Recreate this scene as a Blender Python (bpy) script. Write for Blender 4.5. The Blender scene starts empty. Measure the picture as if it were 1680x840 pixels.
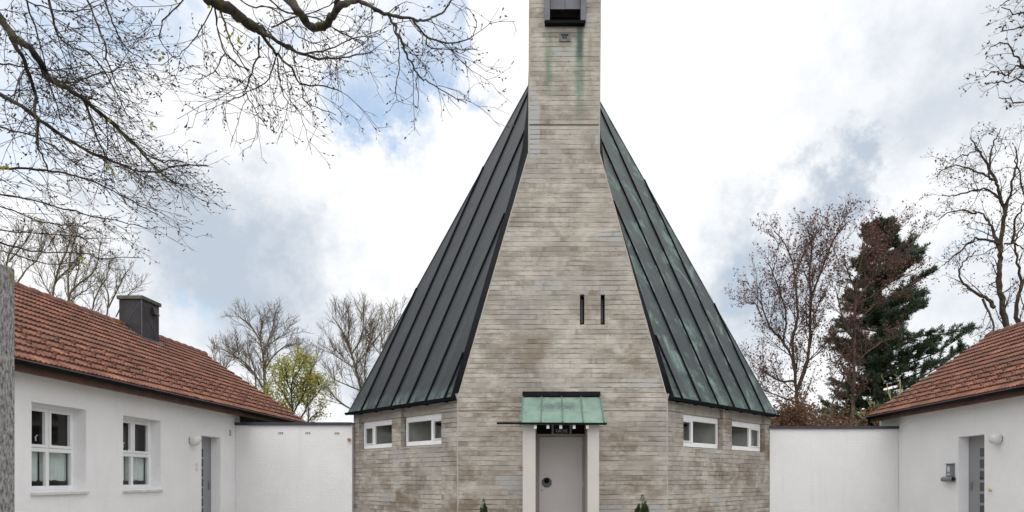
import bpy, math, random
from mathutils import Vector, noise as mnoise
R = math.radians
sc = bpy.context.scene
COL = sc.collection

# ------------------------------------------------------------------ camera, sky, sun, exposure
F_PX, PX0, PY0, EYE = 1075.0, 905.0, 786.0, 1.2
cd = bpy.data.cameras.new('camera'); cam = bpy.data.objects.new('camera', cd); COL.objects.link(cam)
cam.location = (0, 0, EYE); cam.rotation_euler = (R(90), 0, 0)
cd.sensor_width = 36; cd.lens = F_PX / 1680 * 36
cd.shift_x = -(PX0 - 840) / 1680; cd.shift_y = (PY0 - 420) / 1680
cd.clip_start = 0.05; cd.clip_end = 3000
sc.camera = cam
sc.view_settings.view_transform = 'Standard'
sc.view_settings.look = 'None'
sc.view_settings.gamma = 1
sc.view_settings.exposure = 0.46

def P(px, py, d):                                   # photo pixel + distance -> point
    return Vector(((px - PX0) / F_PX * d, d, EYE + (PY0 - py) / F_PX * d))
def dirpx(px, py):
    return P(px, py, 1.0).__sub__(Vector((0, 0, EYE))).normalized()

class NT:                                           # small node helper
    def __init__(s, tree): s.t = tree
    def n(s, typ, ins=None, **props):
        nd = s.t.nodes.new(typ)
        for k, v in props.items(): setattr(nd, k, v)
        for k, v in (ins or {}).items():
            sock = nd.inputs[k]
            if hasattr(v, 'is_output'): s.t.links.new(v, sock)
            else: sock.default_value = v
        return nd
    def m(s, op, a, b=0.0, c=0.0, clamp=False):
        nd = s.n('ShaderNodeMath', {0: a, 1: b, 2: c}, operation=op); nd.use_clamp = clamp
        return nd.outputs[0]
    def mix(s, f, a, b):
        nd = s.n('ShaderNodeMix', data_type='RGBA')
        for i, v in ((0, f), (6, a), (7, b)):
            if hasattr(v, 'is_output'): s.t.links.new(v, nd.inputs[i])
            else: nd.inputs[i].default_value = v if i == 0 else (*v[:3], 1)
        return nd.outputs[2]
    def noise(s, vec, scale, detail=4, rough=.55, dist=0.0):
        return s.n('ShaderNodeTexNoise', {'Vector': vec, 'Scale': scale, 'Detail': detail, 'Roughness': rough, 'Distortion': dist}).outputs[0]
    def ramp(s, v, a, b, lo=0.0, hi=1.0, smooth=True):
        nd = s.n('ShaderNodeMapRange', {0: v, 1: a, 2: b, 3: lo, 4: hi})
        nd.interpolation_type = 'SMOOTHSTEP' if smooth else 'LINEAR'
        return nd.outputs[0]
    def comb(s, x, y, z=0.0): return s.n('ShaderNodeCombineXYZ', {0: x, 1: y, 2: z}).outputs[0]
    def sep(s, v): return s.n('ShaderNodeSeparateXYZ', {0: v}).outputs
    def white(s, v): return s.n('ShaderNodeTexWhiteNoise', {'Vector': v}, noise_dimensions='3D').outputs[0]

world = bpy.data.worlds.new('World'); sc.world = world; world.use_nodes = True
wt = world.node_tree; wt.nodes.clear(); W = NT(wt)
SUN_EL, SUN_AZ = 66, 183                            # azimuth from +Y clockwise seen from above
sky = W.n('ShaderNodeTexSky', sky_type='NISHITA', sun_disc=False, sun_elevation=R(SUN_EL), sun_rotation=R(SUN_AZ), dust_density=.4, ozone_density=2.2)
sky_c = W.n('ShaderNodeMix', data_type='RGBA', blend_type='MULTIPLY'); sky_c.inputs[0].default_value = 1.0; sky_c.inputs[7].default_value = (.92, 1.16, 1.13, 1); wt.links.new(sky.outputs[0], sky_c.inputs[6])
bg_sky = W.n('ShaderNodeBackground', {'Color': sky_c.outputs[2], 'Strength': 0.15})
gen = W.n('ShaderNodeTexCoord').outputs['Generated']
n1 = W.n('ShaderNodeTexNoise', {'Vector': gen, 'Scale': 2.6, 'Detail': 7, 'Roughness': .6})
warp = W.n('ShaderNodeVectorMath', {0: n1.outputs['Color'], 1: (.5, .5, .5)}, operation='SUBTRACT').outputs[0]
warp = W.n('ShaderNodeVectorMath', {0: warp, 3: .34}, operation='SCALE').outputs[0]
n2 = W.n('ShaderNodeTexNoise', {'Vector': gen, 'Scale': 13, 'Detail': 8, 'Roughness': .66})
warp2 = W.n('ShaderNodeVectorMath', {0: n2.outputs['Color'], 1: (.5, .5, .5)}, operation='SUBTRACT').outputs[0]
warp2 = W.n('ShaderNodeVectorMath', {0: warp2, 3: .20}, operation='SCALE').outputs[0]
wdir = W.n('ShaderNodeVectorMath', {0: gen, 1: warp}, operation='ADD').outputs[0]
wdir = W.n('ShaderNodeVectorMath', {0: wdir, 1: warp2}, operation='ADD').outputs[0]
def blob(px, py, rad_px, hard=.35, amp=1.0):         # soft patch of sky around a direction
    c = dirpx(px, py)
    dist = W.n('ShaderNodeVectorMath', {0: wdir, 1: tuple(c)}, operation='DISTANCE').outputs['Value']
    k = F_PX / math.hypot(F_PX, math.hypot(px - PX0, py - PY0))
    r = rad_px / F_PX * k
    return W.ramp(dist, r, r * hard, 0, amp)
def addall(l):
    o = l[0]
    for x in l[1:]: o = W.m('MAXIMUM', o, x)
    return o
blue = addall([blob(60, 70, 210, .3, .8), blob(190, 30, 160, .3, .8), blob(20, 200, 170, .3, .7), blob(250, 60, 90, .3, .7), blob(640, 165, 105, .5, 1.0), blob(750, 95, 90, .5, 1.0), blob(700, 30, 80, .4, .9), blob(470, 60, 70, .3, .6),
               blob(610, 40, 60, .3, .6), blob(40, 250, 140, .3, .55), blob(320, 500, 60, .2, .5), blob(690, 290, 40, .2, .4),
               blob(660, 230, 60, .3, .7), blob(1230, 440, 60, .2, .3), blob(1600, 440, 60, .2, .25)])
grey = addall([blob(390, 430, 250, .25, .72), blob(1385, 305, 135, .35, .9), blob(1310, 400, 150, .3, .75), blob(1290, 440, 200, .2, .8), blob(280, 350, 140, .2, .6),
               blob(1540, 80, 300, .2, .42), blob(1180, 540, 150, .2, .4), blob(600, 560, 170, .2, .5), blob(250, 600, 200, .2, .5), blob(1560, 560, 200, .1, .35)])
nf = W.noise(gen, 5.5, 9, .64)
fine = W.ramp(nf, .36, .66, .36, -.12)
cloud_soft = W.m('ADD', grey, W.m('MULTIPLY', fine, W.ramp(grey, 0, .4, .33, 1.0)), clamp=True)
cloud_col = W.mix(cloud_soft, (.97, .975, .99), (.50, .568, .655))
# unseen cloud overhead and behind the camera is brightened to light the walls
gx_, gy_, gz_ = W.sep(gen)
bright = W.ramp(W.m('SUBTRACT', W.m('MULTIPLY', gz_, 1.0), W.m('MULTIPLY', gy_, .35)), .22, .85, .80, 1.5)
bg_cl = W.n('ShaderNodeBackground', {'Color': cloud_col, 'Strength': bright})
cover = W.m('SUBTRACT', 1.0, W.m('MULTIPLY', blue, W.ramp(nf, .34, .60, .68, .32)), clamp=True)
mixw = W.n('ShaderNodeMixShader', {0: cover, 1: bg_sky.outputs[0], 2: bg_cl.outputs[0]})
W.n('ShaderNodeOutputWorld', {'Surface': mixw.outputs[0]})

ld = bpy.data.lights.new('sun', 'SUN'); sun = bpy.data.objects.new('sun', ld); COL.objects.link(sun)
ld.energy = 0.8; ld.angle = R(30); ld.color = (1, .95, .88)
sdir = Vector((math.sin(R(SUN_AZ)) * math.cos(R(SUN_EL)), math.cos(R(SUN_AZ)) * math.cos(R(SUN_EL)), math.sin(R(SUN_EL))))
sun.rotation_euler = sdir.to_track_quat('Z', 'Y').to_euler()
sun.location = sdir * 60

# ------------------------------------------------------------------ materials
def mat(name):
    m = bpy.data.materials.new(name); m.use_nodes = True; m.node_tree.nodes.clear()
    T = NT(m.node_tree)
    b = T.n('ShaderNodeBsdfPrincipled'); T.n('ShaderNodeOutputMaterial', {'Surface': b.outputs[0]})
    T.b = b; T.mat = m
    return T
def setb(T, **k):
    for a, v in k.items():
        s = T.b.inputs[{'col': 'Base Color', 'rough': 'Roughness', 'metal': 'Metallic', 'normal': 'Normal', 'spec': 'Specular IOR Level'}[a]]
        if hasattr(v, 'is_output'): T.t.links.new(v, s)
        else: s.default_value = (*v, 1) if a == 'col' else v
def bump(T, h, dist, strength=1.0):
    return T.n('ShaderNodeBump', {'Height': h, 'Distance': dist, 'Strength': strength}).outputs[0]
def pos(T): return T.n('ShaderNodeNewGeometry').outputs['Position']
def uvn(T): return T.n('ShaderNodeUVMap').outputs[0]
def simple(name, col, rough=.6, var=.12, scale=6, metal=0.0, bmp=0.0, spec=.5):
    T = mat(name); n = T.noise(pos(T), scale, 5)
    c = T.mix(T.ramp(n, .3, .7), [x * (1 - var) for x in col], [min(1, x * (1 + var)) for x in col])
    setb(T, col=c, rough=rough, metal=metal, spec=spec)
    if bmp: setb(T, normal=bump(T, T.noise(pos(T), scale * 12, 3), bmp))
    return T.mat

def box_mask(T, x, z, x0, x1, z0, z1, sx=.05, sz=.1):
    a = T.m('MULTIPLY', T.ramp(x, x0 - sx, x0 + sx), T.ramp(x, x1 + sx, x1 - sx))
    b = T.m('MULTIPLY', T.ramp(z, z0 - sz, z0 + sz), T.ramp(z, z1 + sz, z1 - sz))
    return T.m('MULTIPLY', a, b)

def make_concrete():
    T = mat('board_marked_concrete'); uv = uvn(T); u, v, _ = T.sep(uv); p = pos(T); x, y, z = T.sep(p)
    H = .1065
    wob = T.m('MULTIPLY', T.m('SUBTRACT', T.noise(T.comb(T.m('MULTIPLY', u, .9), T.m('MULTIPLY', v, .4)), 1.6, 2), .5), .022)
    vv = T.m('DIVIDE', T.m('ADD', v, wob), H); row = T.m('FLOOR', vv); f = T.m('FRACT', vv)
    rr = T.white(T.comb(row, 3.1, 7.7))
    seg = T.m('FLOOR', T.m('DIVIDE', T.m('ADD', u, T.m('MULTIPLY', rr, 9.0)), 2.6))
    tone = T.white(T.comb(row, seg, 1.3))
    drift = T.noise(T.comb(T.m('MULTIPLY', u, .8), T.m('MULTIPLY', row, .62), y), 1.0, 4, .6)
    tone = T.m('ADD', T.m('MULTIPLY', tone, .06), T.m('MULTIPLY', T.ramp(drift, .28, .72), .94))
    # joint between boards: intermittent dark line
    e = T.m('MINIMUM', f, T.m('SUBTRACT', 1.0, f))
    lw = T.noise(T.comb(T.m('MULTIPLY', u, .75), T.m('MULTIPLY', row, 5.37)), 1.5, 5, .7)
    width = T.ramp(lw, .40, .72, .015, .24)
    line = T.m('MULTIPLY', T.ramp(T.m('DIVIDE', e, width), 1.0, .25), T.ramp(lw, .36, .60, .12, 1.0))
    grain = T.noise(T.comb(T.m('MULTIPLY', u, 5.0), T.m('MULTIPLY', v, 30.0), rr), 1.0, 5, .65)
    big = T.noise(p, .55, 5, .6, .4); mid = T.noise(T.comb(T.m('MULTIPLY', u, 1.0), T.m('MULTIPLY', v, 1.7), y), 1.9, 6, .65)
    col = T.mix(T.ramp(tone, 0, 1), (.262, .236, .203), (.395, .366, .323))
    col = T.mix(T.ramp(mid, .40, .66, 0, .85), col, (.50, .462, .41))
    col = T.mix(T.m('MULTIPLY', T.ramp(grain, .46, .72), .5), col, (.22, .195, .165))
    # large grey-brown weather stains, heavier low down and to the right
    low = T.ramp(z, 6.5, 2.3, .34, .95)
    br = T.m('MULTIPLY', T.ramp(T.noise(T.comb(T.m('MULTIPLY', x, .8), y, T.m('MULTIPLY', z, 1.5)), .9, 6, .7), .47, .66), low)
    col = T.mix(br, col, (.185, .145, .105))
    col = T.mix(T.m('MULTIPLY', T.ramp(big, .48, .66), .55), col, (.27, .262, .245))
    run = T.noise(T.comb(T.m('MULTIPLY', u, 3.4), T.m('MULTIPLY', v, .28), y), 1.0, 5, .6)
    col = T.mix(T.m('MULTIPLY', T.ramp(run, .50, .74), .18), col, (.20, .178, .15))
    col = T.mix(T.m('MULTIPLY', T.ramp(run, .44, .28), .14), col, (.46, .435, .395))
    # dark soft smudges that follow single boards
    sm = T.noise(T.comb(T.m('MULTIPLY', u, 1.6), T.m('MULTIPLY', row, .8), T.m('MULTIPLY', y, .7)), 1.0, 5, .7)
    col = T.mix(T.m('MULTIPLY', T.ramp(sm, .52, .70), .65), col, (.14, .115, .09))
    # smooth repaired patches (grey) of a few boards height
    pv = T.m('FLOOR', T.m('DIVIDE', v, H * 2)); pu = T.m('FLOOR', T.m('DIVIDE', T.m('ADD', u, T.m('MULTIPLY', T.white(T.comb(pv, 1.0, 2.0)), 4.0)), .62))
    patch = T.m('MULTIPLY', T.ramp(T.white(T.comb(pu, pv, 9.0)), .968, .972), T.ramp(T.noise(p, 7, 5, .7), .38, .52, .2, .85))
    col = T.mix(patch, col, (.36, .36, .35))
    # the long grey repair strip at the tower's left edge
    nz = T.m('MULTIPLY', T.m('SUBTRACT', T.noise(p, 5, 5, .7), .5), .12)
    xs = T.m('ADD', x, nz)
    onfront = T.ramp(y, 14.40, 14.36)
    strip = T.m('MULTIPLY', box_mask(T, xs, T.m('ADD', z, nz), -.50, -.26, 8.25, 9.75, .012, .03), T.ramp(T.noise(p, 2.2, 2), .40, .44))
    col = T.mix(T.m('MULTIPLY', T.m('MULTIPLY', strip, onfront), .85), col, (.37, .365, .36))
    # verdigris run-off under the bell opening
    gx = T.m('ADD', x, T.m('MULTIPLY', nz, .7)); gn = T.noise(T.comb(T.m('MULTIPLY', x, 9.0), T.m('MULTIPLY', z, 1.6)), 1.0, 5, .6)
    g1 = box_mask(T, gx, z, .53, .70, 9.35, 11.15, .08, .45); g2 = box_mask(T, gx, z, -.14, .0, 9.7, 10.9, .06, .4)
    g3 = box_mask(T, gx, z, .55, .68, 10.4, 11.15, .04, .2)
    gm = T.m('MULTIPLY', T.m('MAXIMUM', g1, T.m('MULTIPLY', g2, .8)), T.ramp(gn, .25, .65, .35, 1.0))
    col = T.mix(T.m('MULTIPLY', T.m('MULTIPLY', gm, onfront), .9), col, (.10, .19, .13))
    col = T.mix(T.m('MULTIPLY', T.m('MULTIPLY', g3, onfront), .8), col, (.06, .085, .08))
    bs = T.m('MULTIPLY', box_mask(T, gx, z, .78, .9, 9.0, 11.2, .08, .4), T.ramp(gn, .35, .65))
    col = T.mix(T.m('MULTIPLY', T.m('MULTIPLY', bs, onfront), .45), col, (.20, .14, .09))
    # rust weeps right of the slits
    rs = T.m('MULTIPLY', box_mask(T, xs, T.m('ADD', z, nz), 1.55, 2.15, 3.9, 4.75, .18, .2), T.ramp(T.noise(p, 3, 5, .7), .42, .6))
    col = T.mix(T.m('MULTIPLY', rs, .5), col, (.215, .15, .10))
    # nail holes and pits
    vo = T.n('ShaderNodeTexVoronoi', {'Vector': T.comb(u, v, 0.0), 'Scale': 5.2}).outputs[0]
    pit = T.m('MULTIPLY', T.ramp(vo, .085, .045), .8)
    vo2 = T.n('ShaderNodeTexVoronoi', {'Vector': T.comb(u, v, 0.0), 'Scale': 24}).outputs[0]
    pit = T.m('MAXIMUM', pit, T.m('MULTIPLY', T.ramp(vo2, .14, .06), .45))
    col = T.mix(T.m('MULTIPLY', line, .68), col, (.10, .085, .068))
    col = T.mix(pit, col, (.10, .085, .07))
    # construction joints
    def jl(z0, w, a): return T.m('MULTIPLY', T.ramp(T.m('ABSOLUTE', T.m('SUBTRACT', z, z0)), w, w * .4), a)
    z1 = EYE + (PY0 - 674) / F_PX * 14.33; z2 = EYE + (PY0 - 205) / F_PX * 14.33
    col = T.mix(T.m('ADD', jl(z1, .020, .75), jl(z2, .030, .95)), col, (.10, .085, .07))
    col = T.mix(jl(z1 - .03, .014, .5), col, (.50, .47, .42))
    h = T.m('SUBTRACT', T.m('ADD', T.m('MULTIPLY', tone, .45), T.m('MULTIPLY', grain, .3)), T.m('ADD', line, pit))
    setb(T, col=col, rough=.9, spec=.25, normal=bump(T, h, .008, .9))
    return T.mat

def make_stucco(name, col, blocks=False, dirt=.25):
    T = mat(name); p = pos(T); uv = uvn(T); u, v, _ = T.sep(uv)
    n = T.noise(p, 1.1, 6, .6); f = T.noise(p, 28, 4, .6); f2 = T.noise(p, 90, 2)
    c = T.mix(T.ramp(n, .35, .7), [x * .95 for x in col], col)
    st = T.noise(T.comb(T.m('MULTIPLY', u, 5.0), T.m('MULTIPLY', v, .5)), 1.0, 5, .65)
    c = T.mix(T.m('MULTIPLY', T.ramp(st, .52, .78), dirt), c, [x * .80 for x in col])
    h = T.m('ADD', f, T.m('MULTIPLY', f2, .5))
    if blocks:
        br = T.n('ShaderNodeTexBrick', {'Vector': T.comb(u, v), 'Scale': 1.0, 'Mortar Size': .012, 'Mortar Smooth': .8, 'Brick Width': .25, 'Row Height': .083})
        h = T.m('SUBTRACT', h, T.m('MULTIPLY', br.outputs['Fac'], .07))
        c = T.mix(T.m('MULTIPLY', br.outputs['Fac'], .008), c, [x * .82 for x in col])
    setb(T, col=c, rough=.9, spec=.2, normal=bump(T, h, .010, .9))
    return T.mat

def make_tiles():
    T = mat('clay_roof_tiles'); uv = uvn(T); u, v, _ = T.sep(uv); p = pos(T)
    cu = T.m('FLOOR', T.m('DIVIDE', u, .21)); cv = T.m('FLOOR', T.m('DIVIDE', v, .30))
    t = T.white(T.comb(cu, cv, 2.2)); t2 = T.white(T.comb(cu, cv, 8.2))
    c = T.mix(t, (.130, .062, .045), (.225, .104, .072))
    c = T.mix(T.m('MULTIPLY', T.ramp(t2, .80, .95), .7), c, (.33, .15, .10))
    n = T.noise(p, .9, 6, .65); c = T.mix(T.ramp(n, .42, .7, 0, .6), c, (.135, .078, .06))
    g = T.noise(p, 9, 6, .7); c = T.mix(T.ramp(g, .46, .72, 0, .8), c, (.06, .046, .042))
    x, y, z = T.sep(p)
    li = T.m('MULTIPLY', T.ramp(T.noise(p, 4.5, 5, .7), .60, .70), T.m('MULTIPLY', T.ramp(y, 13.5, 9.5), T.ramp(x, 0, -1)))
    c = T.mix(li, c, (.24, .20, .035))
    li2 = T.m('MULTIPLY', T.ramp(T.noise(p, 21, 4, .7), .66, .72), .6)
    c = T.mix(li2, c, (.30, .28, .22))
    setb(T, col=c, rough=.9, spec=.15, normal=bump(T, g, .004))
    return T.mat

def make_copper(name, amount, eave_v, pitch=.62):
    """dark copper sheet with green patina: amount of patches, heavier towards the eave"""
    T = mat(name); uv = uvn(T); u, v, _ = T.sep(uv); p = pos(T); x, y, z = T.sep(p)
    pan = T.m('FLOOR', T.m('DIVIDE', u, pitch)); pr = T.white(T.comb(pan, 5.0, 1.0))
    base = T.mix(pr, (.011, .014, .018), (.019, .0235, .029))
    n = T.noise(T.comb(T.m('MULTIPLY', u, 1.7), T.m('MULTIPLY', v, 1.25), T.m('MULTIPLY', pr, 9.0)), 1.0, 6, .60, .9)
    str_ = T.noise(T.comb(T.m('MULTIPLY', u, 12.0), T.m('MULTIPLY', v, .9), pr), 1.0, 5, .6)
    base = T.mix(T.ramp(str_, .45, .8, 0, .5), base, (.045, .05, .056))
    zl = T.m('SUBTRACT', z, eave_v)
    edge = T.m('MULTIPLY', T.ramp(zl, .45 + .5 * amount, -.05), T.ramp(T.noise(p, 4.5, 5, .65), .36, .58))
    patches = T.m('MULTIPLY', T.ramp(n, .53, .64), amount)
    # runs that start sharply and fade downwards
    rn = T.m('FRACT', T.m('ADD', T.m('DIVIDE', v, 1.35), T.m('MULTIPLY', pr, 3.7)))
    runs = T.m('MULTIPLY', T.m('MULTIPLY', T.ramp(rn, .25, .85), T.ramp(rn, 1.0, .92)), T.m('MULTIPLY', T.ramp(n, .43, .60), amount))
    gm = T.m('MAXIMUM', edge, T.m('MAXIMUM', patches, runs))
    gm = T.m('MULTIPLY', gm, T.ramp(str_, .30, .62, .28, 1.0))
    sp = T.noise(p, 34, 3, .6)
    gcol = T.mix(T.ramp(T.m('ADD', T.m('MULTIPLY', sp, .35), T.m('MULTIPLY', n, .75)), .46, .66), (.08, .13, .118), (.195, .285, .248))
    base = T.mix(.20 * amount, base, (.075, .105, .10))
    c = T.mix(T.m('MULTIPLY', gm, .78), base, gcol)
    setb(T, col=c, rough=T.ramp(gm, 0, 1, .46, .9), spec=.22, normal=bump(T, T.noise(T.comb(T.m('MULTIPLY', u, 2.2), T.m('MULTIPLY', v, 1.3), pr), 1.0, 3), .035, .8))
    return T.mat

def make_canopy():
    T = mat('verdigris_copper_sheet'); p = pos(T); x, y, z = T.sep(p)
    n = T.noise(p, 3, 6, .65); s = T.noise(T.comb(T.m('MULTIPLY', x, 14.0), y, T.m('MULTIPLY', z, 2.0)), 1.0, 5, .65)
    c = T.mix(T.ramp(n, .3, .7), (.118, .192, .160), (.175, .255, .208))
    c = T.mix(T.ramp(s, .5, .75, 0, .4), c, (.27, .29, .235))
    nz = T.m('MULTIPLY', T.m('SUBTRACT', T.noise(p, 9, 6, .75), .5), .45)
    zz = T.m('ADD', z, nz); xx = T.m('ADD', x, nz)
    dark = T.m('MULTIPLY', box_mask(T, xx, zz, -.20, .52, 2.66, 2.80, .14, .09), T.ramp(T.noise(p, 16, 5, .75), .22, .48))
    top = T.m('MULTIPLY', T.ramp(zz, 2.90, 3.02), .8)
    c = T.mix(T.m('MAXIMUM', T.m('MULTIPLY', dark, .9), top), c, (.075, .085, .095))
    setb(T, col=c, rough=.75, spec=.3, normal=bump(T, n, .01, .5))
    return T.mat

def make_granite():
    T = mat('rough_granite'); p = pos(T)
    a = T.noise(p, 75, 4, .7); b = T.noise(p, 30, 4, .6); x, y, z = T.sep(p)
    st = T.noise(T.comb(T.m('MULTIPLY', x, 60.0), T.m('MULTIPLY', y, 60.0), T.m('MULTIPLY', z, 22.0)), 1.0, 4, .7)
    c = T.mix(T.ramp(st, .35, .62), (.07, .068, .066), (.31, .305, .30))
    c = T.mix(T.ramp(b, .5, .7, 0, .5), c, (.40, .39, .38))
    c = T.mix(T.m('MULTIPLY', T.ramp(T.noise(p, 7, 4), .56, .66), T.ramp(z, 2.3, 2.6)), c, (.16, .14, .05))
    setb(T, col=c, rough=.85, spec=.3, normal=bump(T, T.m('ADD', st, a), .006, 1))
    return T.mat

def make_bark(name, c0, c1, scale=9, moss=0.0):
    T = mat(name); p = pos(T); n = T.noise(p, scale, 5, .65)
    c = T.mix(T.ramp(n, .35, .65), c0, c1)
    if moss:
        g = T.n('ShaderNodeNewGeometry').outputs['Normal']; nx, ny, nz = T.sep(g)
        mk = T.m('MULTIPLY', T.ramp(T.noise(p, scale * .8, 4), .45, .62), moss)
        c = T.mix(mk, c, (.085, .085, .022))
    setb(T, col=c, rough=.9, spec=.2, normal=bump(T, n, .02))
    return T.mat

def make_leaf(name, cols, trans=.35):
    T = mat(name); p = pos(T)
    w = T.white(T.n('ShaderNodeVectorMath', {0: T.n('ShaderNodeVectorMath', {0: p, 3: 9.0}, operation='SCALE').outputs[0]}, operation='FLOOR').outputs[0])
    c = T.mix(w, cols[0], cols[1]); c = T.mix(T.ramp(T.noise(p, 1.4, 4), .4, .65, 0, .6), c, cols[2])
    setb(T, col=c, rough=.6, spec=.25)
    if trans:
        tr = T.n('ShaderNodeBsdfTranslucent', {'Color': c}); mx = T.n('ShaderNodeMixShader', {0: trans, 1: T.b.outputs[0], 2: tr.outputs[0]})
        out = [n for n in T.t.nodes if n.type == 'OUTPUT_MATERIAL'][0]; T.t.links.new(mx.outputs[0], out.inputs[0])
    return T.mat

def make_glass(name, tint=(.9, .93, .92)):
    T = mat(name); p = pos(T)
    tr = T.n('ShaderNodeBsdfTransparent', {'Color': (*tint, 1)})
    gl = T.n('ShaderNodeBsdfGlossy', {'Roughness': .02})
    fc = T.n('ShaderNodeLayerWeight', {'Blend': .5}).outputs['Facing']
    fr = T.m('ADD', .06, T.m('MULTIPLY', T.m('POWER', fc, 5.0), .94))
    mx = T.n('ShaderNodeMixShader', {0: T.m('MULTIPLY', fr, 1.0, clamp=True), 1: tr.outputs[0], 2: gl.outputs[0]})
    out = [n for n in T.t.nodes if n.type == 'OUTPUT_MATERIAL'][0]; T.t.links.new(mx.outputs[0], out.inputs[0])
    return T.mat

def make_ground():
    T = mat('courtyard_paving'); p = pos(T); x, y, z = T.sep(p)
    br = T.n('ShaderNodeTexBrick', {'Vector': p, 'Color1': (.25, .24, .225, 1), 'Color2': (.31, .295, .275, 1), 'Mortar': (.12, .115, .10, 1),
                                    'Scale': 1.0, 'Brick Width': .2, 'Row Height': .1, 'Mortar Size': .006})
    c = T.mix(T.ramp(T.noise(p, .8, 5), .4, .7, 0, .5), br.outputs['Color'], (.19, .18, .165))
    setb(T, col=c, rough=.9, normal=bump(T, br.outputs['Fac'], -.006)); return T.mat

M = dict(
    concrete=make_concrete(),
    smooth_concrete=simple('smooth_concrete', (.37, .34, .295), .9, .12, 5, bmp=.004, spec=.2),
    stucco=make_stucco('white_render', (.86, .855, .858), False, .35), block=make_stucco('whitewashed_brick', (.71, .705, .705), True, .4),
    porch=simple('pale_grey_paint', (.47, .44, .415), .7, .04, 2, bmp=.001),
    door=simple('taupe_door_paint', (.62, .58, .56), .55, .03, 1.5),
    door_frame=simple('taupe_frame_paint', (.37, .33, .305), .6, .04, 2),
    tiles=make_tiles(), copper_l=make_copper('aged_dark_copper', .03, 2.95), copper_r=make_copper('aged_green_copper', .95, 2.95),
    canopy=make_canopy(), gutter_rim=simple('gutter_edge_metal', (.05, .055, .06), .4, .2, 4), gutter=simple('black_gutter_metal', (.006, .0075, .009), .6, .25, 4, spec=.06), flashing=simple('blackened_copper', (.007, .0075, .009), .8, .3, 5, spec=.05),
    coping=simple('dark_blue_coping', (.03, .033, .045), .5, .2, 4), wood=simple('brown_stained_wood', (.10, .045, .026), .7, .25, 5),
    bay_shade=simple('bay_shade_black', (.018, .017, .017), .8, .2, 5),
    white=simple('white_window_paint', (.80, .80, .81), .45, .03, 3), glass=make_glass('window_glass'),
    room=simple('dark_room', (.10, .085, .08), .9, .1, 2), room_grey=simple('grey_room', (.50, .49, .46), .9, .1, 2),
    curtain=simple('pale_net_curtain', (.62, .68, .66), .9, .06, 8), greydoor=simple('grey_door_paint', (.27, .275, .29), .5, .03, 2),
    steel=simple('grey_metal', (.19, .20, .215), .4, .1, 6, metal=.4), slate=simple('slate_cladding_metal', (.040, .036, .039), .55, .3, 2.2, bmp=.003, spec=.2),
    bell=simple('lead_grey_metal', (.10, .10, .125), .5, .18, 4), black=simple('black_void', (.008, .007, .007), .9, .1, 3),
    cap=simple('concrete_cap', (.20, .18, .155), .9, .3, 9, bmp=.006), globe=simple('opal_globe', (.66, .65, .63), .3, .06, 6), brass=simple('brass', (.55, .42, .2), .35, .1, 8, metal=.6),
    granite=make_granite(), ground=make_ground(), plate=simple('dark_blue_enamel', (.008, .010, .020), .5, .1, 5, spec=.2), letter=simple('grey_lettering', (.62, .63, .68), .6, .03, 5),
    grass=simple('meadow', (.055, .085, .025), .95, .4, 1.2), octo=simple('dark_grey_metal', (.085, .088, .097), .45, .1, 5),
    bark_near=make_bark('dark_bark', (.018, .014, .012), (.055, .043, .035), 14, .55), twig=make_bark('dark_twig', (.045, .031, .026), (.095, .066, .052), 20),
    bark_far=make_bark('grey_brown_bark', (.11, .09, .062), (.20, .17, .115), 3, .35), twig_far=make_bark('grey_twig', (.115, .088, .068), (.18, .145, .11), 3),
    bark_red=make_bark('red_brown_bark', (.060, .042, .033), (.12, .088, .066), 3), bark_dark=make_bark('umber_bark', (.035, .026, .020), (.085, .062, .045), 3),
    leaf_red=make_leaf('copper_leaf', [(.13, .045, .045), (.21, .090, .080), (.15, .07, .075)], .35),
    leaf_yel=make_leaf('spring_leaf', [(.34, .33, .05), (.44, .41, .08), (.22, .23, .04)], .5),
    leaf_dark=make_leaf('dry_seed', [(.045, .026, .022), (.09, .055, .045), (.06, .04, .035)], .2),
    bud=make_leaf('brown_bud', [(.040, .026, .020), (.08, .05, .03), (.05, .035, .025)], .1),
    needle=make_leaf('conifer_needle', [(.050, .078, .048), (.085, .120, .072), (.075, .085, .055)], .3),
    shrub=make_leaf('dwarf_conifer_needle', [(.018, .045, .014), (.045, .095, .028), (.03, .07, .02)], .15),
    hedge=make_leaf('brown_beech_leaf', [(.12, .055, .032), (.17, .09, .05), (.10, .085, .04)], .3),
)

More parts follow.
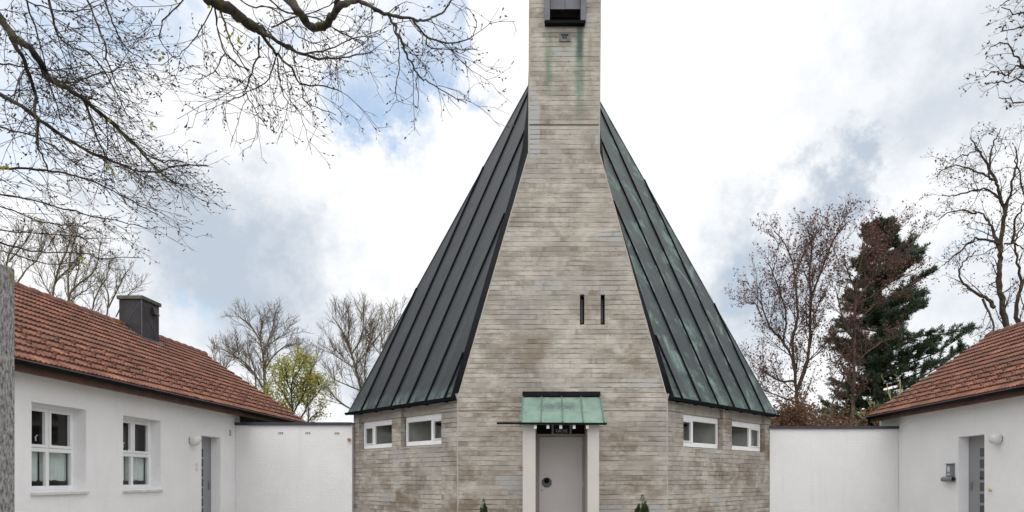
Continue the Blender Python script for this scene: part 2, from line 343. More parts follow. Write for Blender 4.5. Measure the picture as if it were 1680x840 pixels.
# ------------------------------------------------------------------ mesh builder and tagging
class MB:
    def __init__(s): s.v = []; s.f = []; s.uv = {}
    def add(s, vs, fs, uvs=None):
        o = len(s.v); s.v.extend(tuple(v) for v in vs)
        for i, f in enumerate(fs):
            if uvs: s.uv[len(s.f)] = uvs[i]
            s.f.append(tuple(o + k for k in f))
    def quad(s, a, b, c, d, uv=None): s.add((a, b, c, d), ((0, 1, 2, 3),), [uv] if uv else None)
    def hexa(s, c):                                     # 8 corners: bottom ring then top ring
        s.add(c, ((0, 3, 2, 1), (4, 5, 6, 7), (0, 1, 5, 4), (1, 2, 6, 5), (2, 3, 7, 6), (3, 0, 4, 7)))
    def box(s, x0, x1, y0, y1, z0, z1):
        s.hexa([(x0, y0, z0), (x1, y0, z0), (x1, y1, z0), (x0, y1, z0), (x0, y0, z1), (x1, y0, z1), (x1, y1, z1), (x0, y1, z1)])
    def fbox(s, F, a0, a1, b0, b1, z0, z1):             # box in a wall frame (along, outwards, up)
        s.hexa([F(a0, b0, z0), F(a1, b0, z0), F(a1, b1, z0), F(a0, b1, z0), F(a0, b0, z1), F(a1, b0, z1), F(a1, b1, z1), F(a0, b1, z1)])
    def tube(s, pts, rad, n=6, cap=True):
        pts = [Vector(p) for p in pts]; o = len(s.v); k = len(pts)
        up = None
        for i, p in enumerate(pts):
            t = (pts[min(i + 1, k - 1)] - pts[max(i - 1, 0)])
            if t.length < 1e-9: t = Vector((0, 0, 1))
            t.normalize()
            if up is None:
                up = Vector((0, 0, 1)) if abs(t.z) < .9 else Vector((1, 0, 0))
            a = t.cross(up)
            if a.length < 1e-6: a = t.orthogonal()
            a.normalize(); b = a.cross(t); up = b
            r = rad[i] if isinstance(rad, (list, tuple)) else rad
            for j in range(n):
                q = 2 * math.pi * j / n
                w = p + a * (r * math.cos(q)) + b * (r * math.sin(q)); s.v.append((w.x, w.y, w.z))
        for i in range(k - 1):
            for j in range(n):
                s.f.append((o + i * n + j, o + i * n + (j + 1) % n, o + (i + 1) * n + (j + 1) % n, o + (i + 1) * n + j))
        if cap:
            s.f.append(tuple(o + j for j in range(n))); s.f.append(tuple(o + (k - 1) * n + j for j in range(n)))
    def build(s, name, m, parent=None, uv=True, smooth=False, bevel=0.0):
        off = Vector((0, 0, 0)); q = parent
        while q is not None: off = off + q.location; q = q.parent
        me = bpy.data.meshes.new(name)
        me.from_pydata([(v[0] - off.x, v[1] - off.y, v[2] - off.z) for v in s.v], [], s.f); me.materials.append(m)
        if smooth: me.polygons.foreach_set('use_smooth', [True] * len(me.polygons))
        if uv:
            ul = me.uv_layers.new(name='uv'); zax = Vector((0, 0, 1)); data = []
            for poly in me.polygons:
                if poly.index in s.uv:
                    for c in s.uv[poly.index]: data.extend(c)
                    continue
                n = poly.normal
                t = Vector((1, 0, 0)) if abs(n.z) > .97 else zax.cross(n).normalized()
                if abs(t.x) > abs(t.y) and t.x < 0 or abs(t.y) >= abs(t.x) and t.y < 0: t = -t
                b = Vector((0, 1, 0)) if abs(n.z) > .97 else n.cross(t)
                if b.z < 0: b = -b
                for vi in poly.vertices:
                    p = Vector(s.v[vi]); data.extend((p.dot(t), p.dot(b)))
            ul.data.foreach_set('uv', data)
        ob = bpy.data.objects.new(name, me); COL.objects.link(ob)
        if parent is not None: ob.parent = parent
        if bevel:
            bv = ob.modifiers.new('bevel', 'BEVEL'); bv.width = bevel; bv.segments = 2; bv.limit_method = 'ANGLE'
        return ob

def tag(o, label=None, cat=None, group=None, kind=None):
    for k, v in (('label', label), ('category', cat), ('group', group), ('kind', kind)):
        if v: o[k] = v
    return o
def empty(name, loc, label, cat, group=None):
    o = bpy.data.objects.new(name, None); o.empty_display_size = .2; COL.objects.link(o); o.location = loc
    return tag(o, label, cat, group)
def frame(ox, oy, ux, uy, nx, ny):
    l = math.hypot(ux, uy); ux /= l; uy /= l
    return lambda a, b, z: (ox + ux * a + nx * b, oy + uy * a + ny * b, z)

def wall_panel(mb, F, a0, a1, z0, z1, ops, thick):
    """a wall in frame F with rectangular openings (a, a, z, z, depth) that have reveals"""
    As = sorted({a0, a1, *[o[0] for o in ops], *[o[1] for o in ops]}); Zs = sorted({z0, z1, *[o[2] for o in ops], *[o[3] for o in ops]})
    for i in range(len(As) - 1):
        for j in range(len(Zs) - 1):
            am, zm = (As[i] + As[i + 1]) / 2, (Zs[j] + Zs[j + 1]) / 2
            if any(o[0] < am < o[1] and o[2] < zm < o[3] for o in ops): continue
            mb.quad(F(As[i], 0, Zs[j]), F(As[i + 1], 0, Zs[j]), F(As[i + 1], 0, Zs[j + 1]), F(As[i], 0, Zs[j + 1]))
    for (p, q, r, t, d) in ops:
        mb.quad(F(p, 0, r), F(p, -d, r), F(p, -d, t), F(p, 0, t)); mb.quad(F(q, 0, r), F(q, -d, r), F(q, -d, t), F(q, 0, t))
        if t < z1 - 1e-4: mb.quad(F(p, 0, t), F(q, 0, t), F(q, -d, t), F(p, -d, t))
        if r > z0 + 1e-4: mb.quad(F(p, 0, r), F(q, 0, r), F(q, -d, r), F(p, -d, r))
    mb.quad(F(a0, 0, z0), F(a0, -thick, z0), F(a0, -thick, z1), F(a0, 0, z1)); mb.quad(F(a1, 0, z0), F(a1, -thick, z0), F(a1, -thick, z1), F(a1, 0, z1))
    mb.quad(F(a0, 0, z1), F(a1, 0, z1), F(a1, -thick, z1), F(a0, -thick, z1))
def room_box(mb, F, a0, a1, b0, b1, z0, z1):            # inside of a room behind an opening: five faces
    mb.quad(F(a0, b1, z0), F(a1, b1, z0), F(a1, b1, z1), F(a0, b1, z1))
    for a in (a0, a1): mb.quad(F(a, b0, z0), F(a, b1, z0), F(a, b1, z1), F(a, b0, z1))
    for z in (z0, z1): mb.quad(F(a0, b0, z), F(a1, b0, z), F(a1, b1, z), F(a0, b1, z))
def uvsphere(mb, c, r, nu=20, nv=12, sz=1.0):
    o = []
    for j in range(nv + 1):
        t = math.pi * j / nv
        for i in range(nu):
            q = 2 * math.pi * i / nu
            o.append((c[0] + r * math.sin(t) * math.cos(q), c[1] + r * math.sin(t) * math.sin(q), c[2] + r * sz * math.cos(t)))
    mb.add(o, [(j * nu + i, j * nu + (i + 1) % nu, (j + 1) * nu + (i + 1) % nu, (j + 1) * nu + i) for j in range(nv) for i in range(nu)])

# ------------------------------------------------------------------ setting: ground
g = MB(); g.quad((-900, -300, -.004), (900, -300, -.004), (900, 1500, -.004), (-900, 1500, -.004)); tag(g.build('ground', M['grass']), kind='structure')
g = MB(); g.quad((-9.2, -9, 0), (9.5, -9, 0), (9.5, 18.3, 0), (-9.2, 18.3, 0)); tag(g.build('courtyard_paving', M['ground']), kind='structure')

# ------------------------------------------------------------------ church
D = 14.33; S = D / F_PX
X = lambda px: (px - PX0) * S
Z = lambda py, d=D: EYE + (PY0 - py) / F_PX * d
church = empty('church', (X(922.5), 16, 0), 'octagonal concrete church with steep copper roof and a square bell tower in front', 'church')
XA, XB = X(750.5), X(1095)
BL = (XA - 3.253, D + 3.253); BR = (6.07, 18.12)
APEX = Vector((X(922.5), 19.9, 14.85))
zA, zT = Z(655), Z(250)
def xl(z): return XA if z <= zA else (XA + (X(867.5) - XA) * (z - zA) / (zT - zA) if z < zT else X(867.5) + (X(869) - X(867.5)) * (z - zT) / (Z(0) - zT))
def xr(z): return XB if z <= zA else (XB + (X(983) - XB) * (z - zA) / (zT - zA) if z < zT else X(983) + (X(985) - X(983)) * (z - zT) / (Z(0) - zT))
TOWER_TOP = 13.9
TB = 18.7
DO = (X(880.5), X(961), 0, Z(690))                       # door opening
SL = [(X(951.5), X(958.7), Z(532.5), Z(483)), (X(985.4), X(992.4), Z(532.5), Z(483))]
BO = (X(899), X(956), Z(41), Z(-75))
def banded(name, z0, z1, ops):
    mb = MB(); zs = {z0, z1}
    for z in (zA, zT): 
        if z0 < z < z1: zs.add(z)
    for o in ops: zs |= {max(z0, o[2]), min(z1, o[3])}
    zs = sorted(zs)
    for a, b in zip(zs, zs[1:]):
        mid = (a + b) / 2; act = sorted([o for o in ops if o[2] < mid < o[3]])
        cur = (xl(a), xl(b))
        for o in act:
            mb.quad((cur[0], D, a), (o[0], D, a), (o[0], D, b), (cur[1], D, b)); cur = (o[1], o[1])
        mb.quad((cur[0], D, a), (xr(a), D, a), (xr(b), D, b), (cur[1], D, b))
    for o in ops:
        p, q, r, t, d = o
        for x in (p, q): mb.quad((x, D, r), (x, D + d, r), (x, D + d, t), (x, D, t))
        for z in (r, t): mb.quad((p, D, z), (q, D, z), (q, D + d, z), (p, D + d, z))
    return mb
mb = banded('front', 0, zT, [(*DO, .25)] + [(*s, .26) for s in SL])
mb.build('front_wall', M['concrete'], church)
mb = banded('tower', zT, TOWER_TOP, [(*BO, .9)])
for f in (xl, xr):
    mb.quad((f(zT), D, zT), (f(zT), TB, zT), (f(TOWER_TOP), TB, TOWER_TOP), (f(TOWER_TOP), D, TOWER_TOP))
mb.quad((xl(zT), TB, zT), (xr(zT), TB, zT), (xr(TOWER_TOP), TB, TOWER_TOP), (xl(TOWER_TOP), TB, TOWER_TOP))
mb.quad((xl(TOWER_TOP), D, TOWER_TOP), (xr(TOWER_TOP), D, TOWER_TOP), (xr(TOWER_TOP), TB, TOWER_TOP), (xl(TOWER_TOP), TB, TOWER_TOP))
mb.quad((BO[0], D + .9, BO[2]), (BO[1], D + .9, BO[2]), (BO[1], D + .9, BO[3]), (BO[0], D + .9, BO[3]))
tower = mb.build('bell_tower', M['concrete'], church)
mb = MB(); mb.box(xl(13) - .06, xr(13) + .06, D - .06, TB + .06, TOWER_TOP + .004, TOWER_TOP + .12); mb.build('tower_cap', M['flashing'], tower)
# bell opening: metal casing, hanging board, dark back
mb = MB()
mb.box(X(893.2), X(902.2), D - .07, D + .5, Z(38), BO[3] + .05); mb.box(X(952.5), X(961), D - .07, D + .5, Z(38), BO[3] + .05)
mb.box(X(893.2), X(961), D - .072, D + .5, BO[3] + .052, BO[3] + .17)
cas = mb.build('bell_opening_casing', M['bell'], tower, bevel=.006)
mb = MB(); mb.box(X(902.6), X(926.9), D + .10, D + .13, Z(9.5), BO[3]); mb.box(X(927.4), X(952.1), D + .10, D + .13, Z(9.3), BO[3]); mb.build('shutter_panel', M['bell'], cas)
mb = MB(); mb.box(X(894), X(959.5), D - .11, D + .4, Z(43.8), Z(38.2)); mb.build('sill', M['flashing'], cas, bevel=.006)
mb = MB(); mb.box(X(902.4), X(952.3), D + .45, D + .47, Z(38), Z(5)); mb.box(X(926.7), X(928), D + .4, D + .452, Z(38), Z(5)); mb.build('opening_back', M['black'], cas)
# small vent box below the opening
mb = MB(); a, b, c, d = X(917.6), X(936), Z(68), Z(53.2); e = .018
mb.box(a, a + e, D - .02, D + .03, c, d); mb.box(b - e, b, D - .02, D + .03, c, d); mb.box(a + e, b - e, D - .02, D + .03, c, c + e); mb.box(a + e, b - e, D - .02, D + .03, d - e, d)
v = mb.build('vent_frame', M['cap'], tower)
mb = MB(); mb.box(a + e, b - e, D - .012, D - .002, c + e, d - e); pl = mb.build('vent_plate', M['bell'], tower)
mb = MB(); mb.box(X(921), X(932), D - .018, D - .0125, Z(59), Z(57)); mb.box(X(923), X(926), D - .018, D - .0125, Z(63.5), Z(60.5)); mb.box(X(927.5), X(930), D - .018, D - .0125, Z(63.5), Z(60.5)); mb.build('vent_slot', M['black'], tower)
mb = MB()
for f, sg in ((xl, -1), (xr, 1)):
    for (za_, zb_) in ((zA + .02, zT), (zT, TOWER_TOP)):
        p_, q_ = Vector((f(za_), D + .012, za_)), Vector((f(zb_), D + .012, zb_)); mb.tube([p_, q_], .018, 6)
    mb.tube([(f(0) - sg * .004, D + .006, .0), (f(0) - sg * .004, D + .006, zA)], .014, 6)
mb.build('arris', M['smooth_concrete'], church)
# slit windows
for s in SL:
    mb = MB(); w = .022
    mb.box(s[0], s[0] + w, D + .13, D + .18, s[2], s[3]); mb.box(s[1] - w, s[1], D + .13, D + .18, s[2], s[3]); mb.box(s[0] + w, s[1] - w, D + .13, D + .18, s[3] - .05, s[3]); mb.box(s[0] + w, s[1] - w, D + .10, D + .18, s[2], s[2] + .05)
    fr = mb.build('slit_window', M['flashing'], church)
    mb = MB(); mb.box(s[0] + w, s[1] - w, D + .19, D + .20, s[2], s[3]); mb.build('pane', M['bell'], fr)

# side walls of the octagon with windows in recesses
def nrm2(ux, uy, side):
    l = math.hypot(ux, uy); return (uy / l * side, -ux / l * side)
ul = (BL[0] - XA, BL[1] - D); ur = (BR[0] - XB, BR[1] - D)
nl = nrm2(*ul, -1); nr = nrm2(*ur, 1)
FL = frame(XA, D, *ul, *nl); FR = frame(XB, D, *ur, *nr)
LL, LR = math.hypot(*ul), math.hypot(*ur)
def a_of(F, L, px, b=0.0):
    lo, hi = -1.0, L + 2
    sgn = (F(1, b, 0)[0] / F(1, b, 0)[1]) > (F(0, b, 0)[0] / F(0, b, 0)[1])
    for _ in range(50):
        m_ = (lo + hi) / 2; p = F(m_, b, 0); q = PX0 + p[0] / p[1] * F_PX
        if (q < px) == sgn: lo = m_
        else: hi = m_
    return (lo + hi) / 2
def z_of(F, a, py, b=0.0): return EYE + (PY0 - py) / F_PX * F(a, b, 0)[1]
ZE = Z(653)                                              # eaves of the side faces
def side(F, L, wins, roommat):
    b = -.13; ops = []; info = []
    for (pn, pf, ytn, ybn, ytf, ybf, small_near) in wins:
        an, af = a_of(F, L, pn, b), a_of(F, L, pf, b)
        zt = (z_of(F, an, ytn, b) + z_of(F, af, ytf, b)) / 2; zb = (z_of(F, an, ybn, b) + z_of(F, af, ybf, b)) / 2
        ops.append((an, af + .03, zb - .06, ZE + .1, .22)); info.append((an, af, zb, zt, small_near))
    zb = sum(i[2] for i in info) / 2; zt = sum(i[3] for i in info) / 2
    ops = [(o[0], o[1], zb - .05, o[3], o[4]) for o in ops]
    mb = MB(); wall_panel(mb, F, 0, L, 0, ZE + .1, ops, .3)
    wl = mb.build('side_wall', M['concrete'], church)
    for (an, af, _, _, sn) in info:
        mb = MB(); mb.fbox(F, an + .004, af + .026, b - .06, b + .045, zt + .004, ZE + .08); mb.build('infill_panel', M['smooth_concrete'], wl)
        mb = MB()
        mb.hexa([F(an + .003, b - .05, zb - .048), F(af + .027, b - .05, zb - .048), F(af + .027, -.004, zb - .048), F(an + .003, -.004, zb - .048),
                 F(an + .003, b - .05, zb - .003), F(af + .027, b - .05, zb - .003), F(af + .027, -.004, zb - .042), F(an + .003, -.004, zb - .042)])
        mb.build('window_ledge', M['smooth_concrete'], wl)
        # frame: near edge at a=an, far edge at af; a wide fixed light and a small sash
        w = af - an; c = .055; split = an + w * .335 if sn else af - w * .335
        mb = MB(); y0, y1 = b - .05, b
        zt1 = zt - .135; zb1 = zb + .105
        mb.fbox(F, an, af, y0, y1, zt1, zt); mb.fbox(F, an, af, y0, y1 - .002, zb, zb1)
        mb.fbox(F, an, an + c, y0, y1, zb1, zt1); mb.fbox(F, af - c, af, y0, y1, zb1, zt1); mb.fbox(F, split - .04, split + .03, y0, y1, zb1, zt1)
        wf = mb.build('window', M['white'], church, bevel=.004)
        s0, s1 = (an + c, split - .04) if sn else (split + .03, af - c)
        e = .035; mb = MB()
        mb.fbox(F, s0 + .006, s1 - .006, y0 + .01, y1 + .014, zt1 - .04, zt1 - .006); mb.fbox(F, s0 + .006, s1 - .006, y0 + .01, y1 + .014, zb1 + .004, zb1 + .03)
        mb.fbox(F, s0 + .006, s0 + e, y0 + .01, y1 + .014, zb1 + .03, zt1 - .04); mb.fbox(F, s1 - e, s1 - .006, y0 + .01, y1 + .014, zb1 + .03, zt1 - .04)
        mb.build('sash', M['white'], wf, bevel=.004)
        mb = MB(); mb.quad(F(an + c, y0 + .015, zb1), F(af - c, y0 + .015, zb1), F(af - c, y0 + .015, zt1), F(an + c, y0 + .015, zt1)); mb.build('pane', M['glass'], wf)
        mb = MB(); room_box(mb, F, an - .01, af + .01, y0 - .002, y0 - .9, zb - .02, zt - .01)
        rb = mb.build('room', roommat, wf)
        mb = MB(); m_ = (an + af) / 2
        p0, p1 = Vector(F(m_ - .3, y0 - .25, zt1 - .10)), Vector(F(m_ + .35, y0 - .5, zt1 - .02)); mb.tube([p0, p1], .035, 6); mb.build('handrail', M['black'], wf)
    return wl
wins_l = [(731.8, 666.3, 678.5, 729, 684.5, 731.5, True), (650.3, 597, 686.8, 734.4, 692, 736, False)]
wins_r = [(1112.9, 1177.5, 679.6, 731.4, 686.3, 735.3, True), (1193, 1247, 690, 739, 695, 740.5, False)]
side(FL, LL, wins_l, M['room_grey']); side(FR, LR, wins_r, M['room_grey'])
# hidden rear walls (octagon plan) so that the building is closed
RW = [BL, (BL[0], BL[1] + 4.2), (XA, 25.6), (XB, 25.6), (BR[0], BR[1] + 4.2), BR]
mb = MB()
for p, q in zip(RW, RW[1:]): mb.quad((*p, 0), (*q, 0), (*q, ZE + .06), (*p, ZE + .06))
mb.build('rear_wall', M['concrete'], church)

# roof faces with standing seams; real triangles of an octagonal pyramid
def roof_face(E0, E1, seam_fracs, m, name):
    """eave from E0 (by the front slab) to E1 (rear corner); seams square to the eave"""
    E0, E1 = Vector(E0), Vector(E1); e = (E1 - E0); L = e.length; eh = e.normalized()
    up = (APEX - E0) - eh * (APEX - E0).dot(eh); upn = up.normalized(); nrm = eh.cross(upn).normalized()
    if nrm.z < 0: nrm = -nrm
    H = up.length; am = (APEX - E0).dot(eh)               # apex position along the eave
    mb = MB(); N = 26
    for k in range(N):                                   # strips up the slope, UV = (along eave, up slope)
        t0, t1 = k / N, (k + 1) / N
        def pt(side_, t): return (E0 if side_ == 0 else E1).lerp(APEX, t)
        vs = [pt(0, t0), pt(1, t0), pt(1, t1), pt(0, t1)]
        mb.quad(*vs, uv=[((q - E0).dot(eh), (q - E0).dot(upn)) for q in vs])
    mb0 = mb; seams = []
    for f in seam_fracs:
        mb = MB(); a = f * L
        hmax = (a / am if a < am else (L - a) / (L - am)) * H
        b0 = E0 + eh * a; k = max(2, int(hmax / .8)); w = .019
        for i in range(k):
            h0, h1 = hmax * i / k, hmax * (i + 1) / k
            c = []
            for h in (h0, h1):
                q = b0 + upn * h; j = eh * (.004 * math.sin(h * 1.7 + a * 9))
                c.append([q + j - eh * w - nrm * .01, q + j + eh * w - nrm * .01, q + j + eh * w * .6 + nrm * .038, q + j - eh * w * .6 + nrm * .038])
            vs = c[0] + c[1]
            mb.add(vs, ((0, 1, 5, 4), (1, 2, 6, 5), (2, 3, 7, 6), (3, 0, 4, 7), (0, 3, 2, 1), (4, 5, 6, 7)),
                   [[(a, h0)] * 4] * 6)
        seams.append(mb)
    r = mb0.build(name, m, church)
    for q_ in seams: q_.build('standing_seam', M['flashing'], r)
    # hip flashings along both edges
    mb = MB()
    hip = [E1.lerp(APEX, t / 20) for t in range(21)]
    mb.tube([p for p in hip], .022, 5); mb.build('hip_roll', m, r)
    return r, nrm
ov = .11
def FLp(a, z): return Vector(FL(a, ov, z))
EL0, EL1 = Vector((XA - .15, D - .02, ZE)), FLp(LL + .08, ZE)
ER0, ER1 = Vector((XB + .15, D - .02, ZE)), Vector(FR(LR + .08, ov, ZE))
def seam_frac(F, E0, E1, pxs):
    out = []
    for px in pxs:
        lo, hi = 0.0, 1.0
        inc = E1.x / E1.y > E0.x / E0.y
        for _ in range(40):
            m_ = (lo + hi) / 2; p = E0.lerp(E1, m_); q = PX0 + p.x / p.y * F_PX
            if (q < px) == inc: lo = m_
            else: hi = m_
        out.append((lo + hi) / 2)
    return out
roofl, n_l = roof_face(EL0, EL1, seam_frac(FL, EL0, EL1, [593, 617, 642, 669, 699, 730]), M['copper_l'], 'roof')
roofr, n_r = roof_face(ER0, ER1, seam_frac(FR, ER0, ER1, [1119, 1149, 1178, 1204.5, 1229.5, 1254]), M['copper_r'], 'roof')
# rear faces and the front face behind the tower
mb = MB(); ring = [EL1, Vector((BL[0] - .15, BL[1] + 4.3, ZE)), Vector((XA - .1, 25.8, ZE)), Vector((XB + .1, 25.8, ZE)), Vector((BR[0] + .15, BR[1] + 4.3, ZE)), ER1]
for p, q in zip(ring, ring[1:]): mb.add([p, q, APEX], ((0, 1, 2),))
mb.build('rear_roof', M['copper_l'], church)
# dark cheeks closing the wedge between the front slab and the roof edge
for E0, fx, s in ((EL0, xl, -1), (ER0, xr, 1)):
    mb = MB(); n = 14
    for i in range(n):
        q = []
        for k in (i, i + 1):
            z = zA + (zT + 3.2 - zA) * k / n; t = (z - ZE) / (APEX.z - ZE); h = E0.lerp(APEX, max(0, t)); q.append((Vector((fx(min(z, zT)), D + .03, z)), h))
        mb.quad(q[0][0], q[0][1], q[1][1], q[1][0])
    ck = mb.build('verge_cheek', M['flashing'], church)
# gutters of the church: half round with brackets
def gutter_line(mb, p, q, r=.062):
    p, q = Vector(p), Vector(q); t = (q - p).normalized(); n = Vector((t.y, -t.x, 0)); K = 9
    prof = [(math.cos(math.pi * k / (K - 1)) * r, -math.sin(math.pi * k / (K - 1)) * r) for k in range(K)]
    inner = [(x * .86, y * .86 + .002) for x, y in reversed(prof)]
    ring = prof + inner; L = len(ring); vs = []
    for c in (p, q):
        for x, y in ring: vs.append(c + n * x + Vector((0, 0, y)))
    fs = [(k, (k + 1) % L, L + (k + 1) % L, L + k) for k in range(L)] + [tuple(range(K)), tuple(range(L, L + K))]
    mb.add(vs, fs)
for F, L in ((FL, LL), (FR, LR)):
    mb = MB(); z = ZE + .005
    p, q = Vector(F(-.02, ov + .05, z)), Vector(F(L + .09, ov + .05, z - .01)); gutter_line(mb, p, q)
    gt = mb.build('gutter', M['gutter'], church)
    mb = MB(); a = .35
    while a < L: mb.fbox(F, a - .012, a + .012, -.0, ov - .02, ZE - .075, ZE - .055); a += .75; mb.build('gutter_bracket', M['gutter'], gt); mb = MB()
    mb = MB(); mb.fbox(F, .0, L + .08, .002, ov - .015, ZE - .052, ZE - .03); mb.build('soffit', M['flashing'], gt)

# porch: cheek walls, canopy, door
YP = 13.22
def XP(px, d=YP): return (px - PX0) / F_PX * d
porch_x = (XP(857.5), XP(878.5), XP(964), XP(983))
cz_top, cz_bot = Z(647.5), Z(693.5, 13.08)
mb = MB()
for a, b in ((porch_x[0], porch_x[1]), (porch_x[2], porch_x[3])):
    mb.hexa([(a, YP, 0), (b, YP, 0), (b, D - .003, 0), (a, D - .003, 0), (a, YP, cz_bot - .01), (b, YP, cz_bot - .01), (b, D - .003, cz_top - .08), (a, D - .003, cz_top - .08)])
porch = mb.build('porch_wall', M['porch'], church, bevel=.006)
cxl, cxr = X(858.5), X(984); yb = 13.08
mb = MB(); th = .045
sl = Vector((0, yb - D, cz_bot - cz_top)).normalized(); up_ = Vector((0, -sl.z, sl.y)); up_ = up_ if up_.z > 0 else -up_
def cn(x, t, h=0.0): return Vector((x, D + (yb - D) * t, cz_top + (cz_bot - cz_top) * t)) + up_ * h
mb.hexa([cn(cxl, 1, -th), cn(cxr, 1, -th), cn(cxr, 0, -th), cn(cxl, 0, -th), cn(cxl, 1), cn(cxr, 1), cn(cxr, 0), cn(cxl, 0)])
canopy = mb.build('canopy', M['canopy'], church)
mb = MB()
for px in (888.5, 921.5, 953):
    x = X(px) * .985 + .002; mb.hexa([cn(x - .009, 1, 0), cn(x + .009, 1, 0), cn(x + .009, .1, 0), cn(x - .009, .1, 0), cn(x - .007, 1, .028), cn(x + .007, 1, .028), cn(x + .007, .1, .028), cn(x - .007, .1, .028)])
for x in (cxl, cxr): mb.hexa([cn(x - .011, 1, -th - .01), cn(x + .011, 1, -th - .01), cn(x + .011, .02, -th - .01), cn(x - .011, .02, -th - .01), cn(x - .011, 1, .03), cn(x + .011, 1, .03), cn(x + .011, .02, .03), cn(x - .011, .02, .03)])
mb.build('standing_seam', M['steel'] if False else simple('seam_green_dark', (.085, .135, .115), .7, .2, 9), canopy)
mb = MB(); mb.hexa([cn(cxl - .015, .10, .002), cn(cxr + .01, .10, .002), cn(cxr + .01, .0, .002), cn(cxl - .015, .0, .002), cn(cxl - .015, .10, .03), cn(cxr + .01, .10, .03), cn(cxr + .01, .0, .075), cn(cxl - .015, .0, .075)])
mb.build('ridge_flashing', M['flashing'], canopy)
mb = MB(); gz = cz_bot - .012; mb.tube([(XP(815, 13.05), 13.05, gz), (XP(995.5, 13.05), 13.05, gz - .012)], .021, 8); mb.build('canopy_gutter', M['gutter'], canopy)
for px in (878.2, 898.9, 920, 941.8, 963.6):
    mb = MB(); x = XP(px, 13.16)
    mb.hexa([(x - .027, 13.12, cz_bot - .115), (x + .027, 13.12, cz_bot - .115), (x + .027, D - .01, cz_bot + .42), (x - .027, D - .01, cz_bot + .42), (x - .027, 13.12, cz_bot - .045), (x + .027, 13.12, cz_bot - .045), (x + .027, D - .01, cz_bot + .5), (x - .027, D - .01, cz_bot + .5)])
    mb.build('rafter', M['white'], canopy)
# door in its frame
dl, dr, dt = X(884.6), X(955.8), Z(716.5)
mb = MB(); y0, y1 = D + .06, D + .16
mb.box(DO[0] + .003, dl - .006, y0, y1, 0, dt + .066); mb.box(dr + .006, DO[1] - .003, y0, y1, 0, dt + .066); mb.box(dl - .006, dr + .006, y0, y1, dt + .006, dt + .066)
mb.box(X(905), X(908.3), y0, y1, dt + .068, DO[3]); mb.box(X(934.6), X(938), y0, y1, dt + .068, DO[3])
mb.box(X(905), X(938), y0 - .01, y1 - .01, dt + .067, Z(711.5) + .004)
dfr = mb.build('door_frame', M['door_frame'], church, bevel=.004)
mb = MB(); mb.box(X(881), X(961), D + .17, D + .18, dt + .05, DO[3]); mb.build('transom_pane', M['black'], dfr)
mb = MB(); mb.box(dl, dr, D + .075, D + .125, .012, dt); door = mb.build('door', M['door'], church, bevel=.004)
kc = (X(897), Z(791.7)); mb = MB()
oc = [(kc[0] + .117 * math.cos(R(22.5 + 45 * k)), kc[1] + .117 * math.sin(R(22.5 + 45 * k))) for k in range(8)]
mb.add([(x, D + .0745, z) for x, z in oc] + [(x, D + .058, z) for x, z in oc], [tuple(range(8)), tuple(range(8, 16))] + [(k, (k + 1) % 8, 8 + (k + 1) % 8, 8 + k) for k in range(8)])
mb.build('handle_plate', M['octo'], door)
mb = MB(); kz = kc[1] + .045
prof = [(0.0, .030), (.022, .026), (.03, .048), (.055, .056), (.075, .048), (.085, .02)]
ys = [D + .058 - h for h, r in prof]; mb.tube([(kc[0], y, kz) for y in ys], [r for h, r in prof], 20); mb.build('door_knob', M['gutter'], door, smooth=True)
mb = MB(); mb.tube([(X(888.6), D + .076, Z(804.6)), (X(888.6), D + .066, Z(804.6))], .013, 12); mb.build('keyhole', M['gutter'], door)
for z in (Z(727), Z(795)):
    mb = MB(); mb.tube([(dr + .004, D + .066, z - .05), (dr + .004, D + .066, z + .05)], .011, 8); mb.build('hinge', M['door'], door)
# sign over the door
sgn = empty('church_sign', (X(921.5), D + .05, dt + .08), 'dark blue sign reading KIRCHE above the grey entrance door', 'sign')
mb = MB(); mb.box(X(908.4), X(934.5), D + .04, D + .058, Z(711), DO[3] - .004); mb.build('sign_plate', M['plate'], sgn)
def text(body, size, loc, m, parent, name='lettering', width=None):
    cu = bpy.data.curves.new(name, 'FONT'); cu.body = body; cu.size = size; cu.align_x = 'CENTER'; cu.extrude = .001
    o = bpy.data.objects.new(name, cu); COL.objects.link(o); bpy.context.view_layer.update()
    dg = bpy.context.evaluated_depsgraph_get(); me = bpy.data.meshes.new_from_object(o.evaluated_get(dg)); bpy.data.objects.remove(o)
    me.name = name; ob = bpy.data.objects.new(name, me); COL.objects.link(ob); me.materials.clear(); me.materials.append(m)
    ob.parent = parent; ob.location = Vector(loc) - parent.location; ob.rotation_euler = (R(90), 0, 0)
    if width:
        xs = [v.co.x for v in me.vertices]; k = width / (max(xs) - min(xs)); ob.scale = (k, 1, 1)
    return ob
text('KIRCHE', .105, (X(921.4), D + .038, Z(709.2)), M['letter'], sgn, width=X(930.8) - X(912))

# ------------------------------------------------------------------ courtyard walls
def garden_wall(x0, x1, y, zt, vents, label):
    w = empty('courtyard_wall', ((x0 + x1) / 2, y + .12, 0), label, 'wall', 'white walls joining the church to the houses')
    mb = MB(); mb.box(x0, x1, y, y + .24, 0, zt - .05); mb.build('wall', M['block'], w)
    mb = MB(); mb.box(x0 - .0, x1, y - .04, y + .28, zt - .046, zt); mb.box(x0, x1, y - .045, y - .036, zt - .075, zt + .004); mb.build('coping', M['coping'], w)
    for px, py in vents:
        mb = MB(); c = P(px, py, y)
        mb.box(c.x - .075, c.x + .075, y - .006, y + .01, c.z - .042, c.z + .042)
        v = mb.build('air_vent', M['globe'], w)
        mb = MB()
        for k in range(3): mb.box(c.x - .06 + k * .045, c.x - .03 + k * .045, y - .009, y - .0062, c.z - .025, c.z + .025)
        mb.build('vent_hole', M['cap'], v)
    return w
YL, YR = 17.40, 18.02
